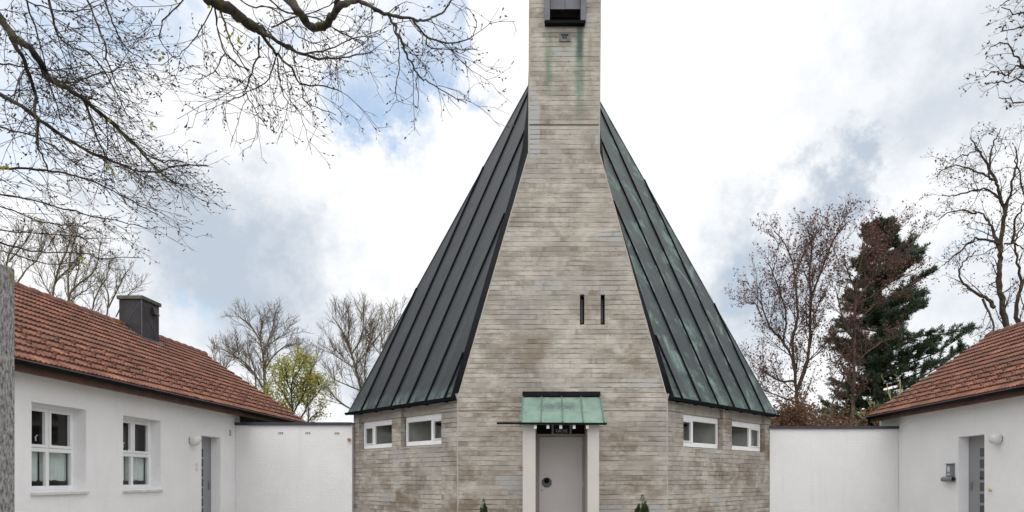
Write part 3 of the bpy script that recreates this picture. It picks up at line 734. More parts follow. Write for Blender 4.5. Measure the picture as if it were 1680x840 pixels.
wl_ = garden_wall(-8.40, -5.30, YL, Z(693.2, YL), [(460.7, 710.5), (505, 710.5), (553, 711)], 'white brick wall with dark coping between left house and church')
c = P(573.3, 721.6, YL); mb = MB(); mb.tube([(c.x, YL - .05, c.z), (c.x, YL + .01, c.z)], .045, 14); mb.build('wall_button', simple('tan_button', (.26, .17, .09), .6, .1, 9), wl_)
garden_wall(6.0, 9.535, YR, Z(699.3, YR), [], 'white wall with dark coping between church and right house')

# ------------------------------------------------------------------ houses
TW, TR = .21, .30
def tiled_slope(mb, xe, xr_, ze, zr, y0, y1, rnd, fine=True):
    """interlocking clay tiles with a raised roll, stepped row over row"""
    sx = 1 if xr_ > xe else -1
    run, rise = abs(xr_ - xe), zr - ze; L = math.hypot(run, rise); ux, uz = sx * run / L, rise / L
    nx, nz = -sx * rise / L, run / L
    if nz < 0: nx, nz = -nx, -nz
    rows = int(round(L / TR)); rh = L / rows; cols = int((y1 - y0) / TW)
    prof = [(0, .0), (.22, -.002), (.32, .012), (.40, .018), (.48, .010), (.54, 0), (.74, -.002), (.82, .012), (.90, .018), (.97, .010)] if fine else [(0, 0), (.6, .02)]
    for r in range(rows):
        v0, v1 = r * rh - .02, (r + 1) * rh + .015
        line = []
        for c in range(cols + 1):
            jl = rnd.uniform(-.004, .004); js = rnd.uniform(-.006, .006)
            for (f, h) in prof:
                y = y0 + (c + f) * TW
                if y > y1: break
                line.append((y, h, jl, js))
        vs = []; K = len(line)
        for (y, h, jl, js) in line:
            for (v, off) in ((v0 + js, .052 + jl - .045), (v0 + js, .052 + jl), (v1, .004)):
                hh = h + off
                vs.append((xe + ux * v + nx * hh, y, ze + uz * v + nz * hh))
        fs = []; uvs = []
        for k in range(K - 1):
            a = 3 * k; b = a + 3; ya, yb_ = line[k][0] - y0, line[k + 1][0] - y0
            va = (r + .05) * TR; vb = (r + .95) * TR
            fs.append((a, b, b + 1, a + 1)); uvs.append([(ya, va)] * 4)
            fs.append((a + 1, b + 1, b + 2, a + 2)); uvs.append([(ya, va), (yb_ - .0005, va), (yb_ - .0005, vb), (ya, vb)])
        mb.add(vs, fs, uvs)
    return (ux, uz, nx, nz, rows, rh, cols)

def house(s, wx, yw0, yw1, yr0, yr1, label, wins, doorspec, seed):
    """s=+1: wall faces +X (left house); s=-1: wall faces -X (right house)"""
    rnd = random.Random(seed)
    zw = EYE + 1.72; h = empty('house', (wx - s * 3, (yw0 + yw1) / 2, 0), label, 'house', 'low white houses with tiled roofs either side of the yard')
    F = frame(wx, 0, 0, 1, s, 0)
    ops = [(a, b, z0, z1, .34) for (a, b, z0, z1) in wins]
    da, db, dz = doorspec
    ops.append((da, db, 0, dz, .34))
    mb = MB(); wall_panel(mb, F, yw0, yw1, 0, zw, ops, .34)
    mb.quad(F(yw0, -6.2, 0), F(yw1, -6.2, 0), F(yw1, -6.2, zw), F(yw0, -6.2, zw))
    for y in (yw0, yw1): mb.add([F(y, 0, 0), F(y, -6.2, 0), F(y, -6.2, zw), F(y, -3.1, zw + 2.15), F(y, 0, zw)], ((0, 1, 2, 3, 4),))
    mb.build('wall', M['stucco'], h)
    if yr1 > yw1 + 1.2:                                    # roofed open bay beyond the end wall
        mb = MB(); mb.fbox(F, yw1 + .01, yr1 - .3, -.7, -.6, 0, zw + .1); mb.build('bay_shade_panel', M['bay_shade'], h)  # black panel stands in for the shade under the roof here
    # roof
    xe = wx + s * .33; xr_ = wx - s * 3.15; ze, zr = EYE + 1.815, EYE + 4.14
    mb = MB(); ux, uz, nx, nz, rows, rh, cols = tiled_slope(mb, xe, xr_, ze, zr, yr0, yr1, rnd)
    # snow guard nibs on the lower courses
    for r in (1, 2, 3, 4):
        for c in range(cols):
            if (c + r) % 2 or rnd.random() < .04: continue
            y = yr0 + (c + .36) * TW; v = r * rh + .10
            def q(vv, hh, yy): return (xe + ux * vv + nx * hh, yy, ze + uz * vv + nz * hh)
            w = .032; hh = .085
            mb.add([q(v - .05, .03, y - w), q(v - .05, .03, y + w), q(v + .05, .02, y + w), q(v + .05, .02, y - w), q(v + .0, hh + .04, y - w * .5), q(v + .0, hh + .04, y + w * .5)],
                   ((0, 1, 5, 4), (1, 2, 5), (2, 3, 4, 5), (3, 0, 4)), [[(y - yr0, v)] * 4, [(y - yr0, v)] * 3, [(y - yr0, v)] * 4, [(y - yr0, v)] * 3])
    roof = mb.build('roof', M['tiles'], h)
    mb = MB(); tiled_slope(mb, wx - s * 6.6, xr_, ze, zr, yr0, yr1, rnd, False); mb.build('rear_slope', M['tiles'], roof)
    mb = MB()
    mb.hexa([(xe, yr0, ze - .03), (xe, yr1 - .03, ze - .03), (xr_, yr1 - .03, zr - .03), (xr_, yr0, zr - .03), (xe, yr0, ze), (xe, yr1 - .03, ze), (xr_, yr1 - .03, zr), (xr_, yr0, zr)])
    mb.build('roof_boarding', M['wood'], roof)
    # ridge tiles
    mb = MB(); y = yr0; L = .40
    while y < yr1 - .02:
        y2 = min(y + L, yr1); o = len(mb.v); n = 9; vs = []
        for (yy, r) in ((y, .145), (y + .05, .15), (y2 + .03, .118)):
            jz = rnd.uniform(-.006, .006)
            for k in range(n):
                q = math.pi * (k / (n - 1) * 1.24 - .12); vs.append((xr_ + math.cos(q) * r, yy, zr - .03 + math.sin(q) * r * .95 + jz))
        mb.add(vs, [(a * n + k, a * n + k + 1, (a + 1) * n + k + 1, (a + 1) * n + k) for a in range(2) for k in range(n - 1)] + [tuple(range(n))])
        y = y2
    mb.build('ridge', M['tiles'], roof)
    # eaves: gutter, fascia, soffit
    mb = MB(); xg = wx + s * .355; zg = EYE + 1.795
    gutter_line(mb, (xg, yr0, zg), (xg, yr1 + .02, zg), .062); gt = mb.build('gutter', M['gutter'], h)
    mb = MB(); mb.tube([(xg + s * .062, yr0, zg + .004), (xg + s * .062, yr1 + .02, zg + .004)], .008, 6); mb.build('gutter_rim', M['gutter_rim'], gt)
    mb = MB(); x_in = wx + s * .003; xs_ = wx + s * .285
    z0 = EYE + 1.655
    mb.hexa([(xs_, yr0, z0), (xs_, yr1, z0), (x_in, yr1, zw - .03), (x_in, yr0, zw - .03), (xs_, yr0, z0 + .10), (xs_, yr1, z0 + .10), (x_in, yr1, zw + .03), (x_in, yr0, zw + .03)])
    mb.build('soffit', M['wood'], h)
    # windows
    for (a, b, z0, z1) in wins:
        r = -.22; fw = .06; mb = MB(); zc = z0 + (z1 - z0) * .475; mid = (a + b) / 2 - .0
        f0, f1 = r - .06, r
        mb.fbox(F, a, a + fw, f0, f1, z0, z1); mb.fbox(F, b - fw, b, f0, f1, z0, z1); mb.fbox(F, a + fw, b - fw, f0, f1, z1 - fw, z1); mb.fbox(F, a + fw, b - fw, f0, f1, z0, z0 + .075)
        mb.fbox(F, a + fw, b - fw, f0 + .002, f1 + .004, zc - .035, zc + .035); mb.fbox(F, mid - .035, mid + .035, f0 + .004, f1 + .002, z0 + .075, zc - .035); mb.fbox(F, mid - .02, mid + .02, f0 + .004, f1 + .002, zc + .035, z1 - fw)
        wf = mb.build('window', M['white'], h, bevel=.005)
        for (p, q) in ((a + fw, mid - .02), (mid + .02, b - fw)):
            mb = MB(); e = .05; t0, t1 = zc + .038, z1 - fw - .003
            mb.fbox(F, p + .003, p + e, f0 + .02, f1 + .016, t0, t1); mb.fbox(F, q - e, q - .003, f0 + .02, f1 + .016, t0, t1); mb.fbox(F, p + e, q - e, f0 + .02, f1 + .016, t0, t0 + e); mb.fbox(F, p + e, q - e, f0 + .02, f1 + .016, t1 - e, t1)
            mb.build('sash', M['white'], wf, bevel=.005)
        mb = MB(); y_ = mid - .12; zz = zc + .22; mb.tube([F(y_, f0 - .045, zz - .07), F(y_, f0 - .055, zz), F(y_, f0 - .02, zz + .03)], .011, 6); mb.build('window_handle', M['white'], wf)
        mb = MB(); mb.quad(F(a + fw, f0 + .025, z0 + .07), F(b - fw, f0 + .025, z0 + .07), F(b - fw, f0 + .025, z1 - fw), F(a + fw, f0 + .025, z1 - fw)); mb.build('pane', M['glass'], wf)
        mb = MB(); room_box(mb, F, a - .9, b + .9, f0 - .06, f0 - 3.0, z0 - .6, z1 + .3); mb.build('room', M['room'], wf)
        for (p, q) in ((a + .02, mid - .045), (mid - .01, b - .015)):   # net curtain in folds over the lower half
            mb = MB(); K = 60; ztop = zc + .02
            vs = []
            for k in range(K + 1):
                y = p + (q - p) * k / K; off = f0 - .075 + .016 * math.sin(k * 1.05 + rnd.random() * .5) + .006 * math.sin(k * 2.7)
                zb = z0 + .165 + .014 * math.sin(k * .9); vs += [F(y, off, zb), F(y, off * 1.0, ztop)]
            mb.add(vs, [(2 * k, 2 * k + 2, 2 * k + 3, 2 * k + 1) for k in range(K)]); mb.build('curtain', M['curtain'], wf, smooth=True)
        mb = MB(); mb.fbox(F, a + .1, b - .1, f0 - .22, f0 - .06, z0 - .06, z0 + .03); mb.build('inner_board', simple('dark_red_wood', (.07, .02, .02), .5), wf)
        mb = MB(); mb.hexa([F(a - .03, r - .02, z0 - .06), F(b + .03, r - .02, z0 - .06), F(b + .03, .045, z0 - .075), F(a - .03, .045, z0 - .075), F(a - .03, r - .02, z0 - .012), F(b + .03, r - .02, z0 - .012), F(b + .03, .045, z0 - .03), F(a - .03, .045, z0 - .03)])
        mb.build('sill', M['white'] if s < 0 else simple('grey_white_sill', (.62, .61, .60), .6), wf, bevel=.004)
    # door with a column of small square lights
    r = -.25; mb = MB(); mb.fbox(F, da + .03, db - .03, r - .06, r, .01, dz - .04)
    dobj = mb.build('door', M['greydoor'], h, bevel=.003)
    mb = MB(); mb.fbox(F, da, da + .03, r - .08, r + .012, 0, dz); mb.fbox(F, db - .03, db, r - .08, r + .012, 0, dz); mb.fbox(F, da + .03, db - .03, r - .08, r + .012, dz - .04, dz); mb.build('door_frame', M['greydoor'], h)
    la = da + .335; sz = .195
    for k in range(7):
        zc_ = (1.81 if s < 0 else 1.80) - .262 * k if s < 0 else 1.93 - .245 * k - .08
        mb = MB(); mb.fbox(F, la, la + sz, r - .002, r + .006, zc_ - sz / 2, zc_ + sz / 2)
        mb.build('door_light', simple('dark_glass', (.035, .04, .045), .1, .1, 3) if k == 0 else bpy.data.materials[[m_.name for m_ in bpy.data.materials if m_.name.startswith('dark_glass')][-1]], dobj)
    hb = db - .1; mb = MB(); mb.fbox(F, hb - .02, hb + .02, r + .001, r + .012, .93, 1.15)
    mb.tube([F(hb, r + .01, 1.08), F(hb, r + .06, 1.08), F(hb - .11, r + .06, 1.08)], .011, 8); mb.build('door_handle', M['steel'], dobj)
    return h, F, roof
zbw, ztw = EYE - .19, EYE + 1.252
hl, HFL, roofl_h = house(1, -8.405, 6.0, YL + .26, 5.7, 21.75, 'white house with red tiled roof, chimney and two windows at the left of the yard',
            [(10.59, 11.83, zbw, ztw), (12.85, 14.09, zbw, ztw)], (15.73, 16.63, EYE + 1.05), 4)
hr, HFR, roofr_h = house(-1, 9.544, 4.0, 19.07, 3.7, 19.02, 'white house with red tiled roof at the right edge, with one grey door',
            [(7.0, 8.24, zbw, ztw)], (14.45, 15.37, EYE + .988), 9)
# chimney of the left house
cx0, cx1, cy0, cy1 = -11.62, -11.01, 17.6, 18.38; czb, czt = 4.6, EYE + 4.93
mb = MB(); mb.box(cx0, cx1, cy0, cy1, czb, czt - .10)
ch = mb.build('chimney', M['slate'], roofl_h, bevel=.006)
mb = MB(); mb.box(cx0 - .045, cx1 + .045, cy0 - .045, cy1 + .045, czt - .10, czt); mb.build('chimney_cap', simple('sooty_concrete', (.10, .09, .078), .9, .35, 9, bmp=.006), ch, bevel=.012)
mb = MB()
mb.tube([(cx0 + .02, cy0 - .002, EYE + 3.95), (cx1, cy0 - .002, czt - .13)], .012, 4); mb.tube([(cx1 + .002, cy0, czt - .12), (cx1 + .002, cy1 - .02, EYE + 3.72)], .012, 4); mb.tube([(cx1, cy0, EYE + 3.4), (cx1, cy0, czt - .1)], .014, 4)
mb.build('chimney_seam', M['bell'], ch)
mb = MB(); y = cy0 + .45; mb.hexa([(cx1, y, czt - .38), (cx1, y + .2, czt - .38), (cx1, y + .2, czt - .36), (cx1, y, czt - .36), (cx1 + .10, y, czt - .40), (cx1 + .10, y + .2, czt - .40), (cx1 + .02, y + .2, czt - .17), (cx1 + .02, y, czt - .17)])
mb.build('flue_hood', M['slate'], ch)
mb = MB(); rp = lambda x: EYE + 1.815 + (4.14 - 1.815) / 3.48 * (-8.075 - x)
mb.hexa([(cx0 - .1, cy0 - .14, rp(cx0 - .1) + .03), (cx1 + .16, cy0 - .14, rp(cx1 + .16) + .03), (cx1 + .16, cy1 + .14, rp(cx1 + .16) + .03), (cx0 - .1, cy1 + .14, rp(cx0 - .1) + .03),
         (cx0 - .1, cy0 - .10, rp(cx0 - .1) + .07), (cx1 + .13, cy0 - .10, rp(cx1 + .13) + .07), (cx1 + .13, cy1 + .10, rp(cx1 + .13) + .07), (cx0 - .1, cy1 + .10, rp(cx0 - .1) + .07)]); mb.build('chimney_flashing', M['slate'], ch)
# wall fittings of the left house
mb = MB(); a = 15.50
for k in range(2): mb.fbox(HFL, a - .05, a + .05, -.002, .012, EYE + .30 - k * .115, EYE + .38 - k * .115)
mb.build('bell_plate', M['globe'], hl)
mb = MB(); a = 17.13
for i in range(2):
    for j in range(3): mb.fbox(HFL, a - .05 + i * .055, a - .01 + i * .055, -.002, .006, EYE + 1.13 + j * .055, EYE + 1.17 + j * .055)
mb.build('house_vent', M['greydoor'], hl)
# downpipe at the far end of the right house
mb = MB(); mb.tube([(9.544 - .36, 18.95, EYE + 1.74), (9.544 - .36, 18.95, EYE + 1.62), (9.544 - .1, 19.0, EYE + 1.45), (9.544 - .1, 19.0, 0)], .045, 10); mb.build('downpipe', M['gutter'], hr)

def wall_lamp(F, a, z, r, label):
    c = F(a, .02, z); l = empty('wall_lamp', c, label, 'lamp', 'round globe lamps beside the house doors')
    mb = MB(); n = 20
    p0, p1 = Vector(F(a, .002, z)), Vector(F(a, .05, z)); mb.tube([p0, p1], [r * .62, r * .62], 20); mb.build('lamp_base', M['cap'], l)
    mb = MB(); uvsphere(mb, F(a, .035 + r * .62, z), r, 24, 16); mb.build('globe', M['globe'], l, smooth=True)
wall_lamp(HFL, 15.25, EYE + .905, .125, 'white globe lamp on the wall of the left house with chimney')
wall_lamp(HFR, 13.93, EYE + .862, .125, 'white globe lamp on the wall of the right house above brass knob')
# mailbox with newspaper tube
mbx = empty('mailbox', HFR(15.62, 0, EYE + .2), 'grey metal mailbox with round newspaper tube beside the right house door', 'mailbox')
mb = MB(); a0, a1 = 15.50, 15.73
mb.hexa([HFR(a0, .003, EYE + .06), HFR(a1, .003, EYE + .06), HFR(a1, .09, EYE + .06), HFR(a0, .09, EYE + .06), HFR(a0, .003, EYE + .35), HFR(a1, .003, EYE + .35), HFR(a1, .075, EYE + .35), HFR(a0, .075, EYE + .35)])
bx = mb.build('box', M['steel'], mbx, bevel=.008)
mb = MB(); mb.fbox(HFR, a0 - .012, a1 + .012, .002, .10, EYE + .353, EYE + .372); mb.build('lid', M['steel'], mbx, bevel=.004)
mb = MB(); mb.fbox(HFR, a0 + .05, a1 - .05, .086, .093, EYE + .10, EYE + .125); mb.fbox(HFR, a0 + .06, a1 - .06, .086, .090, EYE + .17, EYE + .30); mb.build('name_plate', simple('light_plate', (.45, .46, .48), .4), bx)
mb = MB(); n = 22; c0, c1 = Vector(HFR(15.44, .075, EYE - .005)), Vector(HFR(15.86, .075, EYE - .005)); vs = []
for (c_, r_) in ((c0, .058), (c1, .058), (c1, .050), (c0, .050)):
    for k in range(n): q = 2 * math.pi * k / n; vs.append((c_.x + r_ * math.cos(q), c_.y, c_.z + r_ * math.sin(q)))
mb.add(vs, [(a * n + k, a * n + (k + 1) % n, ((a + 1) % 4) * n + (k + 1) % n, ((a + 1) % 4) * n + k) for a in range(4) for k in range(n)] ); mb.build('newspaper_tube', M['steel'], mbx)
mb = MB(); mb.tube([(c1.x, c1.y - .16, c1.z), (c1.x, c1.y - .15, c1.z)], .0495, 20); mb.build('tube_stop', M['black'], mbx)
mb = MB(); mb.tube([HFR(14.22, .0, EYE - .24), HFR(14.22, .02, EYE - .24), HFR(14.22, .035, EYE - .24), HFR(14.22, .055, EYE - .24)], [.026, .018, .036, .028], 12); mb.build('brass_knob', M['brass'], hr)

# ------------------------------------------------------------------ gate pillar in the foreground
mb = MB(); xp = -3.5; yp1 = 3.5 * F_PX / (PX0 - 25.5); zp = Z(440, yp1)
mb.box(xp - .45, xp, yp1 - .45, yp1, 0, zp - .004)
pil = tag(mb.build('gate_pillar', M['granite'], bevel=.012), 'rough grey granite pillar at the left edge, close to the camera', 'pillar')

# ------------------------------------------------------------------ small evergreens by the door
def evergreen(px, ytop, w0, label, seed, n=9000):
    rnd = random.Random(seed); d = 13.75; top = P(px, ytop, d); o = empty('dwarf_conifer', (top.x, d, 0), label, 'shrub', 'small dwarf conifers beside the church door')
    mb = MB(); mb.tube([(top.x, d, 0), (top.x, d, top.z - .12)], [.022, .006], 6); mb.build('stem', M['bark_red'], o)
    mb = MB(); H = top.z
    shoots = [(0.0, 0.0, H, w0 * .62)]                   # upright sprays of different height
    for _ in range(16):
        q = rnd.random() * 6.283; r = w0 * rnd.uniform(.25, .85); shoots.append((r * math.cos(q), r * math.sin(q), H * (1 - .34 * (r / w0)) * rnd.uniform(.80, .99), w0 * rnd.uniform(.22, .42)))
    for _ in range(n):
        sx_, sy_, sh, sw = rnd.choice(shoots); t = rnd.random() ** .85; zc = .04 + (sh - .05) * t
        rr = sw * min(1, (1 - t) * 3.2) ** .8 * (1 + .25 * math.sin(zc * 55 + sx_ * 60)) + .003; q = rnd.random() * 6.283; r = rr * math.sqrt(rnd.random())
        c = Vector((top.x + sx_ * (.55 + .45 * t) + r * math.cos(q), d + sy_ * (.55 + .45 * t) + r * math.sin(q), zc))
        dr_ = Vector((math.cos(q) * rnd.uniform(.1, .9), math.sin(q) * rnd.uniform(.1, .9), rnd.uniform(.4, 1))).normalized(); sd = dr_.orthogonal().normalized(); sd.rotate(__import__('mathutils').Quaternion(dr_, rnd.random() * 6.28))
        l = rnd.uniform(.018, .042); w = .0045
        mb.add([c - sd * w, c + sd * w, c + dr_ * l], ((0, 1, 2),))
    mb.build('foliage', M['shrub'], o, uv=False)
evergreen(793.5, 818, .11, 'narrow dwarf conifer with a pointed tip left of the church door', 1)
evergreen(1054, 810.5, .17, 'fuller dwarf conifer right of the church door', 2)

# ------------------------------------------------------------------ trees
from mathutils import Quaternion
def curve_pts(pts, sub=4):                               # Catmull-Rom through traced points
    if len(pts) < 3: return [Vector(p) for p in pts]
    P_ = [Vector(p) for p in pts]; P_ = [P_[0] * 2 - P_[1]] + P_ + [P_[-1] * 2 - P_[-2]]; out = []
    for i in range(1, len(P_) - 2):
        a, b, c, d = P_[i - 1:i + 3]
        for k in range(sub):
            t = k / sub; out.append(.5 * ((2 * b) + (c - a) * t + (2 * a - 5 * b + 4 * c - d) * t * t + (3 * b - a - 3 * c + d) * t ** 3))
    out.append(P_[-2]); return out

class Tree:
    """grows twigs on traced limbs; wood = limbs, crown = twigs, leaf = buds or leaves"""
    def __init__(s, seed): s.rnd = random.Random(seed); s.wood = MB(); s.crown = MB(); s.leaf = MB(); s.n = 0; s.hook = None
    def limb(s, pts, r0, r1, sides=7, wob=.0):
        pts = curve_pts(pts); k = len(pts); rad = [r0 + (r1 - r0) * (i / (k - 1)) for i in range(k)]
        if wob:
            for i in range(1, k): pts[i] = pts[i] + Vector([s.rnd.gauss(0, wob) for _ in range(3)])
            rad = [r * (1 + s.rnd.uniform(-.12, .15)) for r in rad]
        s.wood.tube(pts, rad, sides); return pts, rad
    def grow(s, pts, rad, lv, Pm, start=.1):
        """Pm[lv] = dict(space, len, ang, wander, bias(Vector), rmin, seg)"""
        if lv >= len(Pm): return
        q = Pm[lv]; rnd = s.rnd; seglen = [(pts[i + 1] - pts[i]).length for i in range(len(pts) - 1)]; tot = sum(seglen)
        n = max(q.get('min', 1), int(tot * (1 - start) / q['space'] * rnd.uniform(.8, 1.2)))
        for j in range(n):
            f = start + (1 - start) * ((j + rnd.random()) / n); dist = f * tot; i = 0
            while i < len(seglen) - 1 and dist > seglen[i]: dist -= seglen[i]; i += 1
            t = min(1, dist / max(1e-6, seglen[i])); p0 = pts[i].lerp(pts[i + 1], t); r = rad[i] + (rad[i + 1] - rad[i]) * t
            tan = (pts[i + 1] - pts[i]).normalized()
            ax = tan.orthogonal().normalized(); ax.rotate(Quaternion(tan, rnd.random() * 6.2832))
            d = tan.copy(); d.rotate(Quaternion(ax, R(rnd.gauss(q['ang'], q['ang'] * .28))))
            d = (d + q['bias'] * rnd.uniform(.5, 1.3)).normalized()
            if 'flat' in q: d.y *= q['flat']; d.normalize()
            L = q['len'] * rnd.uniform(.45, 1.25) * (1 - .45 * f); k = q['seg']
            rc = min(r * .72, q.get('rmax', 9)) ; rc = max(rc * (.7 if lv else .65), q['rmin'])
            cur = p0.copy(); P_ = [cur.copy()]
            for m_ in range(k):
                d = (d + Vector([rnd.gauss(0, q['wander']) for _ in range(3)]) + q['bias'] * .22).normalized()
                cur = cur + d * (L / k); P_.append(cur.copy())
            RR = [rc + (q['rmin'] * .62 - rc) * (m_ / k) for m_ in range(k + 1)]
            s.crown.tube(P_, RR, 3 if rc < q.get('thin', .02) else 5, cap=False); s.n += 1
            if s.hook and lv >= len(Pm) - q.get('leaflv', 1): s.hook(s, P_, d, lv)
            s.grow(P_, RR, lv + 1, Pm, .12)
    def finish(s, name, base, label, cat, wm, cm, lm=None, group=None, leafname='foliage'):
        o = empty(name, base, label, cat, group)
        s.wood.build('trunk', wm, o, uv=False, smooth=True)
        if s.crown.v: s.crown.build('crown', cm, o, uv=False)
        if lm and s.leaf.v: s.leaf.build(leafname, lm, o, uv=False)
        return o
def leafquad(mb, c, d, l, w, rnd):
    sd = d.orthogonal().normalized(); sd.rotate(Quaternion(d, rnd.random() * 6.283))
    mb.add([c, c + d * l * .45 + sd * w, c + d * l, c + d * l * .45 - sd * w], ((0, 1, 2, 3),))
def rdir(rnd, zb=0.0):
    v = Vector((rnd.gauss(0, 1), rnd.gauss(0, 1), rnd.gauss(0, 1) + zb)); return v.normalized()
UP = Vector((0, 0, 1))

# --- the near bare tree at the left: trunk outside the picture, boughs overhead
t = Tree(11)
def buds(tr, P_, d, lv):
    r = tr.rnd
    for p in P_[1:]:
        if r.random() < .55:
            dd = (d + rdir(r) * .7).normalized(); l = r.uniform(.018, .042); w = l * .2; c = p; sd = dd.orthogonal().normalized(); s2 = dd.cross(sd)
            m_ = c + dd * l * .45; tr.leaf.add([c, m_ + sd * w, m_ + s2 * w, m_ - sd * w, m_ - s2 * w, c + dd * l], ((0, 1, 2), (0, 2, 3), (0, 3, 4), (0, 4, 1), (5, 2, 1), (5, 3, 2), (5, 4, 3), (5, 1, 4)))
t.hook = buds
BT = Vector((-6.4, 4.9, 0))
t.limb([BT, BT + Vector((.05, .02, 1.5)), BT + Vector((.0, .05, 3.2)), BT + Vector((.12, .1, 5.2)), BT + Vector((.2, .15, 7.2)), BT + Vector((.1, .3, 10))], .36, .16, 14, .01)
def near(trace, d0, d1, r0, r1, from_trunk=None, wob=.006, twigs=True, start=.08, P_=None):
    n = len(trace); pts = [P(x, y, d0 + (d1 - d0) * i / max(1, n - 1) + .25 * math.sin(i * 1.7 + x)) for i, (x, y) in enumerate(trace)]
    if from_trunk is not None:
        a = BT + Vector((.1, .1, from_trunk)); pts = [a, a.lerp(pts[0], .55) + Vector((0, 0, .25))] + pts
    q = d0 / F_PX * (.86 if r0 < 7 else .95)
    pts, rad = t.limb(pts, r0 * q, r1 * q, 8 if r0 > 3 else 5, wob)
    if twigs: t.grow(pts, rad, 0, P_ or NEARP, start)
dn = Vector((.25, .1, -.16))
NEARP = [dict(space=.13, len=.88, ang=42, wander=.15, bias=dn, rmin=.0036, seg=6, thin=.006, leaflv=1, rmax=.0075),
         dict(space=.095, len=.38, ang=44, wander=.14, bias=Vector((.14, .05, -.03)), rmin=.0023, seg=4, thin=.02, rmax=.004),
         dict(space=.10, len=.15, ang=42, wander=.12, bias=Vector((.08, 0, .0)), rmin=.0017, seg=3, thin=.02)]
NEARQ = [dict(space=.18, len=.70, ang=46, wander=.17, bias=Vector((.12, .1, -.16)), rmin=.0035, seg=6, thin=.006, rmax=.008),
         dict(space=.105, len=.36, ang=46, wander=.16, bias=Vector((.08, .05, -.04)), rmin=.0023, seg=4, thin=.02, rmax=.004),
         dict(space=.11, len=.15, ang=44, wander=.12, bias=Vector((.05, 0, .0)), rmin=.0017, seg=3, thin=.02)]
near([(-60, -40), (0, 30), (25, 62), (50, 80), (75, 120), (85, 132), (120, 150), (160, 180), (190, 207), (225, 242), (250, 270), (288, 303)], 5.6, 6.6, 8.5, 1.3, 6.3, start=.3)
near([(85, 132), (118, 136), (150, 125), (190, 112), (222, 100)], 5.8, 6.3, 2.0, .9)
near([(18, 62), (40, 100), (55, 150), (62, 200), (64, 246), (80, 280)], 5.6, 6.1, 4.0, 1.3)
near([(-60, 105), (0, 155), (45, 182), (90, 215), (150, 250), (180, 262), (230, 281), (290, 273), (338, 270)], 5.9, 7.0, 5.5, 1.1, 5.2, start=.3)
near([(140, 168), (152, 205), (165, 240), (178, 262)], 6.0, 6.4, 2.4, 1.2)
near([(160, 180), (195, 215), (222, 240), (258, 262), (300, 265)], 6.1, 6.6, 2.4, 1.0)
near([(-60, 262), (0, 275), (60, 278), (110, 285), (170, 305), (230, 338), (258, 352)], 6.4, 7.4, 3.4, .9, 4.6, start=.25)
near([(-50, 305), (0, 318), (60, 330), (120, 346), (190, 362), (230, 372)], 6.8, 7.6, 2.6, .8, 4.3, start=.25)
near([(-50, 390), (0, 398), (50, 411), (85, 414), (135, 415), (165, 423), (236, 421)], 6.8, 7.6, 2.4, .8, 3.9, start=.3, P_=[NEARP[1]])
near([(-40, 405), (0, 411), (30, 420), (80, 432), (120, 430)], 6.9, 7.4, 2.0, .8, 3.8, start=.3, P_=[NEARP[1]])
near([(-50, 372), (0, 378), (40, 382), (100, 385), (160, 392)], 6.6, 7.4, 2.0, .8, 4.0, start=.3, P_=[NEARP[1]])
near([(38, -20), (62, 60), (78, 115), (100, 200)], 5.8, 6.2, 1.8, 1.0)
near([(75, -20), (90, 40), (98, 60), (118, 78), (150, 90), (190, 150), (208, 190)], 5.9, 6.6, 2.4, 1.0)
near([(140, -20), (152, 20), (170, 70), (182, 118), (200, 150)], 5.9, 6.5, 2.2, .9)
near([(165, -20), (178, 20), (190, 50), (205, 78), (235, 95)], 5.9, 6.5, 1.8, .8)
near([(-30, 100), (0, 104), (40, 108), (90, 115), (150, 105)], 6.0, 6.6, 1.8, .8)
near([(-30, 200), (20, 215), (60, 225), (100, 250), (150, 290)], 6.2, 6.9, 2.0, .8)
near([(-30, 330), (20, 345), (70, 365), (130, 372)], 6.4, 6.9, 1.6, .7)
near([(-20, -30), (30, -5), (70, 12), (120, 18), (170, 8)], 5.6, 6.2, 1.8, .8)
# the second bough, mossy and broken off, above the middle
near([(262, -75), (330, -16), (347, 0), (376, 13), (402, 36), (420, 47), (431, 50)], 5.3, 5.6, 11.5, 8.0, 6.6, twigs=False, wob=.006)
near([(428, 50), (455, 67), (480, 80), (515, 93), (560, 94), (612, 86)], 5.6, 6.2, 4.2, 1.0, P_=NEARQ)
near([(428, 52), (447, 80), (458, 92), (478, 112), (493, 137), (530, 142), (560, 150)], 5.6, 6.2, 3.2, .9, P_=NEARQ)
near([(470, 80), (500, 88), (540, 82), (580, 62), (620, 60)], 5.7, 6.3, 2.0, .8, P_=NEARQ)
near([(425, 60), (424, 90), (410, 130), (405, 155), (425, 190), (436, 208)], 5.6, 6.0, 1.9, .7, P_=NEARQ)
near([(452, 95), (440, 130), (415, 148), (390, 160), (365, 170)], 5.7, 6.1, 1.5, .7, P_=NEARQ)
near([(352, 8), (358, 50), (372, 88), (400, 112), (420, 130)], 5.5, 6.0, 2.0, .8, P_=NEARQ)
near([(360, 10), (372, 50), (385, 85), (408, 118)], 5.5, 6.0, 2.2, .8, P_=NEARQ)
near([(310, -10), (275, 25), (262, 60), (280, 90), (300, 96)], 5.5, 6.0, 1.5, .6, P_=NEARQ)
near([(350, 5), (330, 50), (300, 85), (262, 108)], 5.5, 6.0, 1.2, .6, P_=NEARQ[1:])
near([(368, 90), (350, 118), (330, 128), (315, 134)], 5.8, 6.1, 1.1, .6, P_=NEARQ[1:])
near([(455, 95), (458, 130), (470, 165), (490, 180)], 5.7, 6.0, 1.4, .7, P_=NEARQ)
near([(495, 137), (498, 165), (520, 178), (550, 188)], 5.8, 6.1, 1.2, .7, P_=NEARQ[1:])
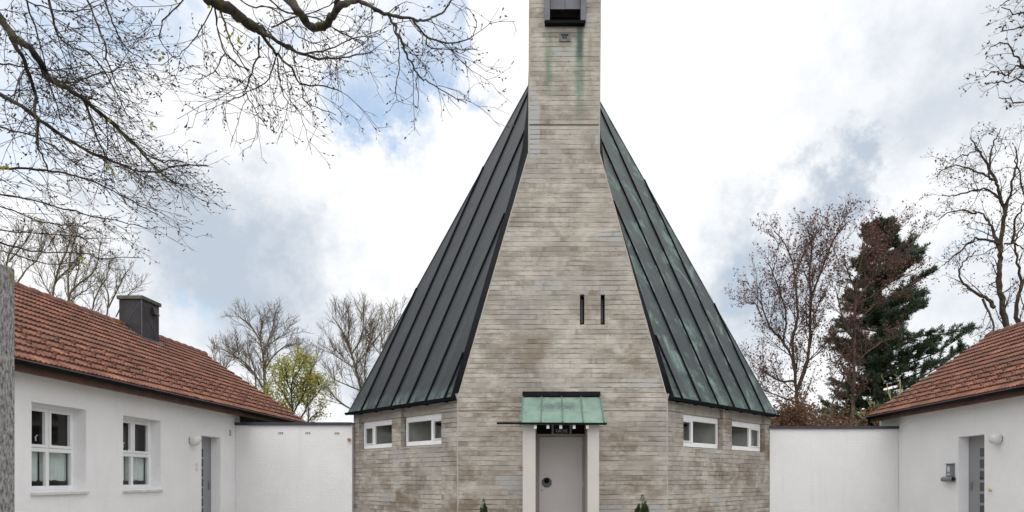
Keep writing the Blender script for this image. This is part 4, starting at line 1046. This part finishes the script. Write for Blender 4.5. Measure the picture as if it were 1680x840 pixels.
# the third bough with its crook
near([(440, -60), (470, -6), (492, 22), (512, 44), (535, 41), (545, 24), (560, 8), (586, -2)], 5.4, 5.6, 8.0, 5.6, 7.2, twigs=False, wob=.006)
near([(548, 22), (552, 5), (560, -12)], 5.5, 5.6, 4.5, 3.5, twigs=False)
near([(586, -2), (612, 12), (636, 24), (665, 30), (690, 34), (715, 27), (733, 12), (742, -6)], 5.6, 6.0, 3.6, 1.2, P_=NEARQ, start=.25)
near([(637, 24), (648, 48), (660, 70), (670, 95), (684, 120), (705, 136), (735, 154), (765, 170)], 5.7, 6.3, 2.8, .8, P_=NEARQ)
near([(678, 33), (694, 52), (712, 65), (740, 70), (770, 64), (782, 38)], 5.8, 6.2, 2.2, .8, P_=NEARQ)
near([(700, 58), (700, 75), (720, 80), (760, 82), (785, 84)], 5.9, 6.2, 1.4, .7, P_=NEARQ[1:])
near([(645, 40), (655, 80), (654, 120), (648, 150), (655, 168)], 5.8, 6.1, 1.2, .6, P_=NEARQ[1:])
near([(684, 120), (686, 150), (684, 180)], 5.9, 6.1, 1.0, .6, P_=NEARQ[1:])
near([(430, -10), (470, 20), (520, 30), (560, 55), (600, 70)], 5.8, 6.4, 1.8, .8, P_=NEARQ)
near([(445, 45), (480, 30), (520, 18), (560, -5)], 5.6, 5.9, 1.6, .9, P_=NEARQ)
near([(380, -10), (410, 10), (450, 15), (490, 60), (530, 75)], 5.8, 6.4, 1.6, .8, P_=NEARQ)
tree = t.finish('bare_tree', BT, 'bare budding tree whose dark boughs and twigs hang into the picture from upper left', 'tree', M['bark_near'], M['twig'], M['bud'], leafname='buds')
# few fresh leaves
mb = MB(); rl = random.Random(5)
for (px, py, n) in [(262, 90, 7), (290, 12, 3), (5, 272, 6), (252, 205, 6), (170, 195, 2), (375, 62, 4), (390, 62, 4), (408, 45, 5), (345, 2, 4), (275, 42, 2), (55, 356, 4), (66, 362, 2), (180, 275, 4), (222, 225, 3), (130, 425, 3)]:
    c = P(px, py, 6.0)
    for k in range(n):
        leafquad(mb, c + rdir(rl) * .03, rdir(rl, -.6), rl.uniform(.03, .055), rl.uniform(.009, .016), rl)
mb.build('young_leaves', M['leaf_yel'], tree, uv=False)

# --- trees beyond the roofs
def bare(seed, d, limbs, pm, name, label, wm, cm, leafm=None, hook=None, group=None, dj=1.2, wob=.012, leafname='foliage', thick=.85):
    """limbs: list of (trace, r0 px, r1 px); the first one is the trunk and is carried to the ground"""
    t = Tree(seed); t.hook = hook; base = None
    for i, (tr, r0, r1) in enumerate(limbs):
        q = d / F_PX; n = len(tr); off = 0 if i == 0 else t.rnd.uniform(-dj, dj)
        pts = [P(x, y, d + off * (k / max(1, n - 1))) for k, (x, y) in enumerate(tr)]
        if i == 0:
            base = Vector((pts[0].x, d, 0)); pts = [base] + pts
        pts, rad = t.limb(pts, r0 * q * thick, r1 * q * thick, 8 if r0 > 2 else 5, wob * d / 30)
        t.grow(pts, rad, 0, pm, .35 if i == 0 else .15)
    return t.finish(name, base, label, 'tree', wm, cm, leafm, group, leafname), t
def scale_pm(d, k=1.0, dens=1.0, bias=Vector((0, 0, .25)), lens=(2.6, 1.1, .5), ang=38, rm=(.016, .010, .007), sp=(.27, .15, .13), wander=.12):
    return [dict(space=sp[i] / dens, len=lens[i] * k, ang=ang, wander=wander, bias=bias * (1 if i < 2 else .6), rmin=rm[i] * d / 36, seg=(6, 4, 3)[i], thin=.05, rmax=(.06, .02, .01)[i]) for i in range(3)]
RMT = (.014, .0085, .006)
GL = 'bare trees beyond the left house'
bare(21, 38, [([(18, 520), (16, 480), (10, 450), (14, 420), (30, 390)], 3.2, 1.2), ([(12, 450), (-10, 420), (-20, 390)], 2, 1), ([(28, 465), (45, 440), (62, 425), (75, 395)], 2, .8), ([(15, 430), (35, 405), (50, 385)], 1.4, .7)],
     scale_pm(38, .8, 1.1, rm=RMT), 'bare_tree', 'bare grey tree behind the tiled roof, leftmost, just beside the granite pillar', M['bark_far'], M['twig_far'], group=GL, thick=.7, wob=.006)
bare(22, 36, [([(84, 540), (86, 488), (92, 455), (98, 435), (106, 420), (118, 385)], 3.0, 1.0), ([(90, 462), (105, 448), (122, 430)], 1.8, .8), ([(85, 490), (70, 460), (62, 440)], 1.5, .7), ([(98, 435), (92, 410), (80, 385)], 1.5, .6)],
     scale_pm(36, .75, 1.1, rm=RMT), 'bare_tree', 'slim bare tree behind the tiled roof, second from the granite pillar', M['bark_far'], M['twig_far'], group=GL, thick=.7, wob=.006)
bare(23, 35, [([(111, 540), (112, 497), (116, 480), (130, 465), (150, 450), (160, 430), (165, 395)], 3.2, 1.0), ([(113, 490), (112, 450), (118, 410), (128, 375)], 2.2, .8), ([(120, 478), (125, 455), (130, 430), (132, 385)], 1.8, .8), ([(112, 495), (135, 480), (150, 470), (172, 455)], 1.5, .6)],
     scale_pm(35, .75, 1.1, rm=RMT), 'bare_tree', 'forked bare tree behind the tiled roof with low spreading limbs', M['bark_far'], M['twig_far'], group=GL, thick=.7, wob=.006)
bare(24, 40, [([(152, 545), (152, 505), (160, 480), (175, 455), (180, 425)], 2.4, .8), ([(175, 520), (178, 490), (172, 470), (160, 455)], 2.0, .8), ([(178, 505), (195, 470), (205, 450), (215, 440)], 1.8, .6), ([(190, 520), (205, 490), (225, 470)], 1.6, .5)],
     scale_pm(40, .75, .95, rm=RMT), 'bare_tree', 'thin twiggy bare tree left of the dark chimney', M['bark_far'], M['twig_far'], group=GL, thick=.7, wob=.006)
GM = 'bare trees between left house and church'
bare(25, 42, [([(434, 690), (434, 650), (434, 610), (431, 580), (427, 555), (430, 525)], 4.2, 1.2), ([(428, 560), (415, 540), (400, 525), (390, 518)], 2.2, .8), ([(434, 605), (448, 585), (465, 570), (478, 563)], 2.0, .7), ([(433, 640), (415, 610), (395, 590), (375, 578)], 2.4, .7), ([(431, 585), (440, 560), (448, 535), (452, 515)], 2, .7), ([(420, 640), (418, 610), (412, 590), (405, 570)], 1.6, .6), ([(436, 570), (455, 555), (475, 545)], 1.5, .6), ([(410, 608), (385, 585), (365, 572)], 1.5, .5)],
     scale_pm(42, .8, 1.2, ang=40, rm=RMT), 'bare_tree', 'broad bare tree with grey trunk behind the yellow-green tree', M['bark_far'], M['twig_far'], group=GM, thick=.75, wob=.006)
bare(26, 46, [([(364, 690), (364, 640), (362, 600), (360, 575)], 2.2, .7), ([(363, 615), (375, 595), (385, 580)], 1.4, .5), ([(362, 610), (352, 590), (348, 572)], 1.2, .5)],
     scale_pm(46, .65, 1.3, rm=RMT), 'bare_tree', 'small bare tree just beyond the roof edge of left house', M['twig_far'], M['twig_far'], group=GM, thick=.75, wob=.006)
bare(27, 46, [([(506, 690), (504, 640), (503, 610), (500, 585)], 2.2, .7), ([(503, 615), (515, 600), (522, 585)], 1.2, .5), ([(503, 620), (492, 600), (486, 580)], 1.2, .5)],
     scale_pm(46, .7, 1.2, rm=RMT), 'bare_tree', 'thin bare tree rising just behind the yellow-green tree on its right', M['twig_far'], M['twig_far'], group=GM, thick=.75, wob=.006)
bare(28, 38, [([(598, 700), (592, 640), (582, 600), (575, 575), (565, 550), (556, 535), (545, 520)], 3.4, .9), ([(577, 580), (590, 560), (596, 535), (596, 515)], 2.0, .7), ([(570, 560), (573, 535), (572, 512)], 1.6, .6), ([(590, 640), (565, 630), (548, 622), (536, 612)], 1.8, .6), ([(585, 605), (560, 590), (545, 580), (535, 577)], 1.6, .6), ([(602, 640), (598, 610), (600, 585), (605, 560)], 1.8, .7), ([(578, 672), (560, 662), (548, 650), (544, 642)], 2.0, 1.2), ([(582, 600), (600, 580), (612, 562), (625, 545)], 1.8, .6)],
     scale_pm(38, .85, 1.2, rm=RMT, bias=Vector((0, 0, .32))), 'bare_tree', 'tall bare tree next to the left edge of the church roof', M['bark_far'], M['twig_far'], group=GM, thick=.75, wob=.006)
bare(29, 44, [([(640, 700), (634, 600), (628, 570), (625, 545), (628, 520)], 2.8, .8), ([(628, 570), (640, 548), (652, 525), (658, 515)], 1.8, .6), ([(630, 590), (615, 570), (612, 560)], 1.5, .6)],
     scale_pm(44, .8, 1.0, rm=RMT, bias=Vector((0, 0, .3))), 'bare_tree', 'bare tree half hidden behind the copper roof, left side', M['bark_far'], M['twig_far'], group=GM, thick=.75, wob=.006)

def leafer(n, l, w, spread, prob=1.0, droop=0.0):
    def f(tr, P_, d, lv):
        r = tr.rnd
        if r.random() > prob: return
        for _ in range(n):
            p = P_[r.randrange(1, len(P_))] + rdir(r) * spread
            leafquad(tr.leaf, p, rdir(r, -droop), l * r.uniform(.6, 1.3), w * r.uniform(.7, 1.2), r)
    return f
# yellow-green tree coming into leaf
bare(31, 32, [([(478, 720), (480, 680), (478, 640), (482, 608), (486, 588)], 2.6, .8), ([(480, 680), (496, 650), (508, 620), (512, 600)], 2, .7), ([(480, 672), (465, 645), (452, 625), (446, 612)], 2, .7), ([(492, 690), (505, 665), (522, 645), (528, 632)], 1.7, .6), ([(479, 650), (470, 620), (468, 598)], 1.5, .6), ([(482, 620), (495, 600), (500, 585)], 1.4, .6), ([(470, 690), (450, 670), (440, 650)], 1.4, .6), ([(500, 695), (515, 682), (530, 670)], 1.4, .6)],
     scale_pm(32, .45, 1.35, ang=44, wander=.16), 'leafing_tree', 'small yellow-green tree in fresh leaf behind the white wall', M['bark_dark'], M['bark_dark'], M['leaf_yel'], leafer(5, .10, .042, .22, 1.0), dj=1.4)
# right side: copper-leaved trees
GR = 'red-budding trees beyond the right wall'
red = leafer(2, .12, .045, .12, .8, .3)
bare(41, 36, [([(1310, 720), (1308, 670), (1306, 630), (1300, 590), (1284, 560), (1262, 535), (1250, 500), (1248, 480)], 4.2, 1.0),
              ([(1308, 640), (1322, 600), (1328, 560), (1330, 500), (1328, 450), (1332, 410), (1325, 375)], 3.8, 1.0), ([(1305, 610), (1300, 560), (1308, 520), (1305, 470), (1300, 430), (1285, 395), (1270, 380)], 3.0, .9),
              ([(1330, 490), (1345, 450), (1360, 410), (1372, 385), (1390, 365)], 2.2, .8), ([(1304, 625), (1280, 625), (1255, 610), (1235, 600)], 2.2, .7), ([(1306, 660), (1280, 650), (1255, 640), (1240, 636)], 1.8, .7), ([(1285, 560), (1290, 520), (1280, 480), (1265, 440), (1256, 430)], 2.0, .7), ([(1300, 450), (1318, 420), (1325, 395)], 1.6, .7), ([(1250, 520), (1240, 500), (1232, 500)], 1.6, .6), ([(1315, 700), (1285, 665), (1268, 655)], 1.5, .6)],
     scale_pm(36, 1.0, .92, ang=40, rm=(.013, .008, .0055)), 'copper_tree', 'wide red-budding tree with several stems beside the church roof', M['bark_red'], M['bark_red'], M['leaf_red'], red, GR, dj=2.0)
bare(42, 34, [([(1398, 720), (1400, 640), (1402, 560), (1404, 480), (1410, 440), (1418, 405)], 4.2, 1.2), ([(1402, 560), (1385, 530), (1375, 490), (1370, 470)], 2.0, .7), ([(1404, 500), (1422, 470), (1440, 440), (1452, 420)], 2.0, .8), ([(1404, 480), (1392, 450), (1385, 425)], 1.7, .7), ([(1402, 540), (1425, 510), (1450, 490), (1475, 480)], 1.8, .6), ([(1410, 440), (1430, 410), (1445, 395), (1470, 385)], 1.6, .6), ([(1400, 600), (1420, 580), (1450, 560), (1470, 555)], 1.6, .6), ([(1400, 640), (1380, 610), (1370, 590)], 1.6, .6), ([(1360, 690), (1370, 650), (1385, 610), (1360, 560)], 2.0, .8), ([(1412, 430), (1425, 400), (1440, 378)], 1.6, .6), ([(1408, 450), (1440, 430), (1470, 420), (1500, 405)], 1.6, .6), ([(1404, 500), (1440, 480), (1470, 455), (1495, 450)], 1.6, .6)],
     scale_pm(34, .85, .9, ang=42, rm=(.013, .008, .0055)), 'copper_tree', 'red-leaved tree standing in front of the dark conifer', M['bark_red'], M['bark_red'], M['leaf_red'], leafer(2, .12, .045, .12, .8, .3), GR, dj=2.0)
# conifer
def conifer():
    rnd = random.Random(77); d = 40.0; px = 1442; base = P(px, 700, d); base = Vector((base.x, d, 0)); top = P(px + 2, 372, d)
    o = empty('conifer', base, 'tall dark green conifer with a straight trunk behind the right house', 'tree')
    H = top.z; mb = MB(); q = d / F_PX
    mb.tube([base, base.lerp(top, .3) , base.lerp(top, .6), base.lerp(top, .85), top], [8.5 * q, 6.8 * q, 4.6 * q, 2.2 * q, .5 * q], 9); mb.build('trunk', M['bark_dark'], o, smooth=True, uv=False)
    lb = MB(); nd = MB(); z = 4.5
    def tuft(c, ax, k, ln):
        for u in range(k):
            dd = (ax * .55 + rdir(rnd, .35)).normalized(); leafquad(nd, c + rdir(rnd) * .05, dd, ln * rnd.uniform(.7, 1.25), .020, rnd)
    while z < H - .3:
        t_ = z / H; env = (1 - t_) ** .80 * 6.6 + .30
        if t_ < .5: env *= .50 + t_ * 1.0
        k_ = rnd.randint(4, 6); a0_ = rnd.random() * 6.283
        for k in range(k_):
            a = a0_ + 6.283 * k / k_ + rnd.gauss(0, .35); L = env * rnd.uniform(.55, 1.12) * (1.22 if math.cos(a) > .1 else .72); zz = z + rnd.uniform(-.45, .45)
            p = Vector((base.x, d, zz)); dr = Vector((math.cos(a), math.sin(a), rnd.uniform(-.22, .05) + .45 * t_)).normalized(); pts = [p]; n = 8
            for i in range(n):
                dr = (dr + Vector((rnd.gauss(0, .07), rnd.gauss(0, .07),   .045 + rnd.gauss(0, .06)))).normalized(); p = p + dr * (L / n); pts.append(p)
            lb.tube(pts, [.065 * (1 - i / (n + 1)) * (1.2 - t_ * .6) + .012 for i in range(n + 1)], 4, False)
            for i in range(3 if L > 2 else 1, n + 1):
                for m_ in range(rnd.randint(2, 4) if i < n else 4):
                    side = Vector((-dr.y, dr.x, 0)) * rnd.choice((-1, 1)); sd = (dr * rnd.uniform(.4, 1) + side * rnd.uniform(.1, 1.2) + UP * rnd.uniform(-.35, .7)).normalized(); ls = rnd.uniform(.4, 1.15) * (.5 + .5 * (1 - t_))
                    s0 = pts[i].lerp(pts[i - 1], rnd.random()); lb.tube([s0, s0 + sd * ls], [.016, .007], 3, False)
                    for w_ in (.3, .48, .66, .82, .98): tuft(s0 + sd * ls * w_, (sd + UP * .2).normalized(), 17, .21)
        tuft(Vector((base.x + (top.x - base.x) * t_, d, z)), UP, 10, .2)
        z += rnd.uniform(.36, .60)
    lb.build('branches', M['bark_dark'], o, uv=False); nd.build('needles', M['needle'], o, uv=False)
conifer()
# tall tree at the right edge, hung with dry seeds
seeds = leafer(2, .13, .03, .12, .6, 1.0)
bare(51, 31, [([(1664, 600), (1655, 545), (1645, 500), (1638, 460), (1640, 430), (1642, 400), (1648, 350), (1640, 325), (1635, 300), (1622, 290), (1600, 282)], 6.5, 1.4),
              ([(1641, 410), (1630, 380), (1620, 365), (1610, 350), (1595, 345)], 3.2, 1.0), ([(1640, 400), (1622, 395), (1600, 392), (1580, 408), (1560, 425), (1545, 436)], 3.0, .8), ([(1648, 350), (1656, 320), (1662, 290), (1668, 270), (1664, 240)], 2.8, .9), ([(1636, 300), (1620, 270), (1605, 245), (1590, 225)], 2.6, .8),
              ([(1640, 325), (1625, 312), (1600, 312), (1570, 320), (1545, 322)], 2.4, .7), ([(1622, 290), (1625, 255), (1635, 225), (1640, 212)], 2.0, .7), ([(1632, 505), (1620, 490), (1600, 480), (1585, 468), (1574, 452), (1580, 430), (1600, 415)], 3.6, 1.0), ([(1602, 350), (1575, 345), (1555, 350), (1540, 360)], 1.8, .6), ([(1660, 400), (1668, 360), (1680, 330)], 2.6, 1.0), ([(1648, 400), (1665, 400), (1680, 410)], 2.0, 1.0), ([(1600, 282), (1575, 272), (1550, 276), (1535, 290)], 1.6, .6), ([(1605, 245), (1580, 255), (1560, 262)], 1.4, .6), ([(1612, 490), (1625, 520), (1632, 550)], 2.2, 1.4)],
     scale_pm(31, .66, .82, rm=(.012, .007, .005), ang=48, wander=.2, bias=Vector((-.05, 0, .05))), 'seed_tree', 'tall dark-limbed tree hung with dry seed clusters behind the right house', M['bark_dark'], M['bark_dark'], M['leaf_dark'], seeds, dj=1.6, leafname='foliage', wob=.03)  # the foliage mesh holds the dry seed clusters
bare(52, 33, [([(1700, 620), (1672, 545), (1668, 500), (1676, 470), (1684, 440), (1690, 380)], 5.0, 2.0), ([(1676, 470), (1670, 430), (1664, 400), (1672, 380), (1690, 350)], 2.4, 1.0), ([(1690, 400), (1676, 300), (1668, 250)], 2.0, .8), ([(1690, 520), (1678, 500), (1674, 480)], 1.4, .6)],
     scale_pm(33, .6, .6, rm=(.012, .007, .005), ang=45, wander=.18), 'seed_tree', 'second dark trunk at the right edge leaning beside the tall seed tree', M['bark_dark'], M['bark_dark'], M['leaf_dark'], seeds, leafname='foliage', wob=.03)  # foliage mesh is dry seeds here too
# twigs of a tree whose trunk is outside the picture, upper right
t = Tree(61); t.hook = leafer(2, .11, .03, .05, .6, .7); d = 21.0; b0 = Vector((18.6, d + 1, 0))
t.limb([b0, b0 + Vector((.1, 0, 5)), b0 + Vector((-.1, 0, 11)), b0 + Vector((-.3, 0, 15)), b0 + Vector((.1, .2, 19)), b0 + Vector((.3, .1, 22))], .34, .02, 10)
pm = scale_pm(21, .42, 1.0, bias=Vector((-.3, 0, -.05)), ang=42, rm=(.012, .008, .006), wander=.18)
for tr, h in (([(1720, -30), (1690, -5), (1660, -2), (1640, 10)], 16), ([(1730, 60), (1690, 22), (1665, 22), (1642, 12)], 14.6), ([(1740, 90), (1690, 110), (1672, 105), (1660, 85), (1640, 70), (1622, 82)], 13.6), ([(1740, 110), (1700, 112), (1672, 108), (1650, 122), (1630, 118), (1616, 124)], 13.2), ([(1740, 130), (1700, 130), (1675, 130), (1645, 135), (1620, 136)], 12.8), ([(1740, 190), (1700, 175), (1670, 168), (1640, 160)], 12.2), ([(1730, 20), (1700, 40), (1670, 45), (1640, 50)], 14.2)):
    pts = [b0 + Vector((0, -.5, h))] + [P(x, y, d) for x, y in tr]; pts, rad = t.limb(pts, .045, .012, 5, .03); t.grow(pts, rad, 0, pm, .45)
for k in range(26):
    h = t.rnd.uniform(7, 20); a = t.rnd.uniform(-1.9, 1.9); L = t.rnd.uniform(1.6, 4.2) * (1 - .6 * max(0, h - 13) / 9); st = b0 + Vector((-.1, 0, h))
    dr_ = Vector((math.cos(a), math.sin(a), .45)); pts, rad = t.limb([st, st + dr_ * L * .5, st + dr_ * L + Vector((0, 0, .3 * L))], .06, .015, 5, .04); t.grow(pts, rad, 0, pm, .2)
t.finish('overhanging_tree', b0, 'leafy twigs of a tree reaching in at the upper right corner', 'tree', M['bark_dark'], M['bark_dark'], M['leaf_dark'])
# pale-stemmed yellow shrub in front of the conifer
bare(71, 27, [([(1476, 720), (1477, 680), (1477, 650), (1476, 625)], 2.4, 1.4), ([(1477, 685), (1465, 665), (1458, 645), (1455, 630)], 1.5, .7), ([(1480, 690), (1500, 665), (1508, 645), (1512, 630)], 1.5, .7), ([(1476, 690), (1455, 680), (1440, 668)], 1.4, .6), ([(1470, 700), (1440, 690), (1425, 660)], 1.4, .6), ([(1477, 680), (1490, 660), (1496, 640)], 1.2, .6), ([(1460, 700), (1420, 690), (1405, 675)], 1.4, .6)],
     [dict(space=.22, len=.75, ang=35, wander=.12, bias=Vector((0, 0, .5)), rmin=.008, seg=5, thin=.05, rmax=.014), dict(space=.12, len=.32, ang=38, wander=.12, bias=Vector((0, 0, .4)), rmin=.005, seg=3, thin=.05)],
     'yellow_shrub', 'yellow-twigged shrub with a pale stem rising above the right wall', make_bark('pale_stem', (.22, .20, .11), (.34, .31, .17), 3), make_bark('yellow_twig', (.26, .24, .08), (.36, .33, .12), 3), M['leaf_yel'], leafer(1, .06, .02, .03, .5))
# low brown beech bushes over the right wall
def bush(seed, px, py_top, d, rx, label, m, grp, n=2600):
    rnd = random.Random(seed); top = P(px, py_top, d); H = top.z; base = Vector((top.x, d, 0)); o = empty('bush', base, label, 'bush', grp); w = MB(); lf = MB()
    for k in range(26):
        a = rnd.random() * 6.283; r = rx * math.sqrt(rnd.random()); e = base + Vector((r * math.cos(a), r * math.sin(a) * .7, H * rnd.uniform(.6, 1.0) * (1 - .35 * (r / rx) ** 2)))
        mpt = base.lerp(e, .5) + Vector((rnd.gauss(0, .15), rnd.gauss(0, .15), .1)); w.tube([base, mpt, e], [.04, .025, .008], 4, False)
        for j in range(n // 26):
            c = mpt.lerp(e, rnd.random() ** .6) + Vector((rnd.gauss(0, .34), rnd.gauss(0, .34), rnd.gauss(0, .24))); leafquad(lf, c, rdir(rnd), rnd.uniform(.08, .15), .045, rnd)
    w.build('stems', M['bark_dark'], o, uv=False); lf.build('foliage', m, o, uv=False)
GB = 'brown bushes along the far side of the right wall'
bush(81, 1292, 642, 25, 1.7, 'rust-brown bush right beside the church corner, over the wall', M['hedge'], GB, 9000)
bush(82, 1348, 660, 26, 1.6, 'low brown bush at the middle of the right wall', M['hedge'], GB, 8000)
bush(83, 1408, 656, 27, 1.7, 'brown bush under the conifer near the right house', M['hedge'], GB, 8000)
# far wood on the slope behind
rnd = random.Random(91); mb = MB()
for k in range(15000):
    x = rnd.uniform(18, 52); y = rnd.uniform(72, 84); h = 8.0 + 2.6 * mnoise.noise(Vector((x * .22, y * .2, 3))); z = h * rnd.random() ** .5 + 1
    leafquad(mb, Vector((x, y, z)), rdir(rnd, .6), rnd.uniform(.5, 1.1), .09, rnd)
tag(mb.build('distant_wood', make_leaf('winter_wood', [(.10, .085, .07), (.14, .115, .09), (.11, .10, .075)], .2), uv=False), 'hazy brown strip of distant wood seen low between the right-hand trunks', 'wood', kind='stuff')
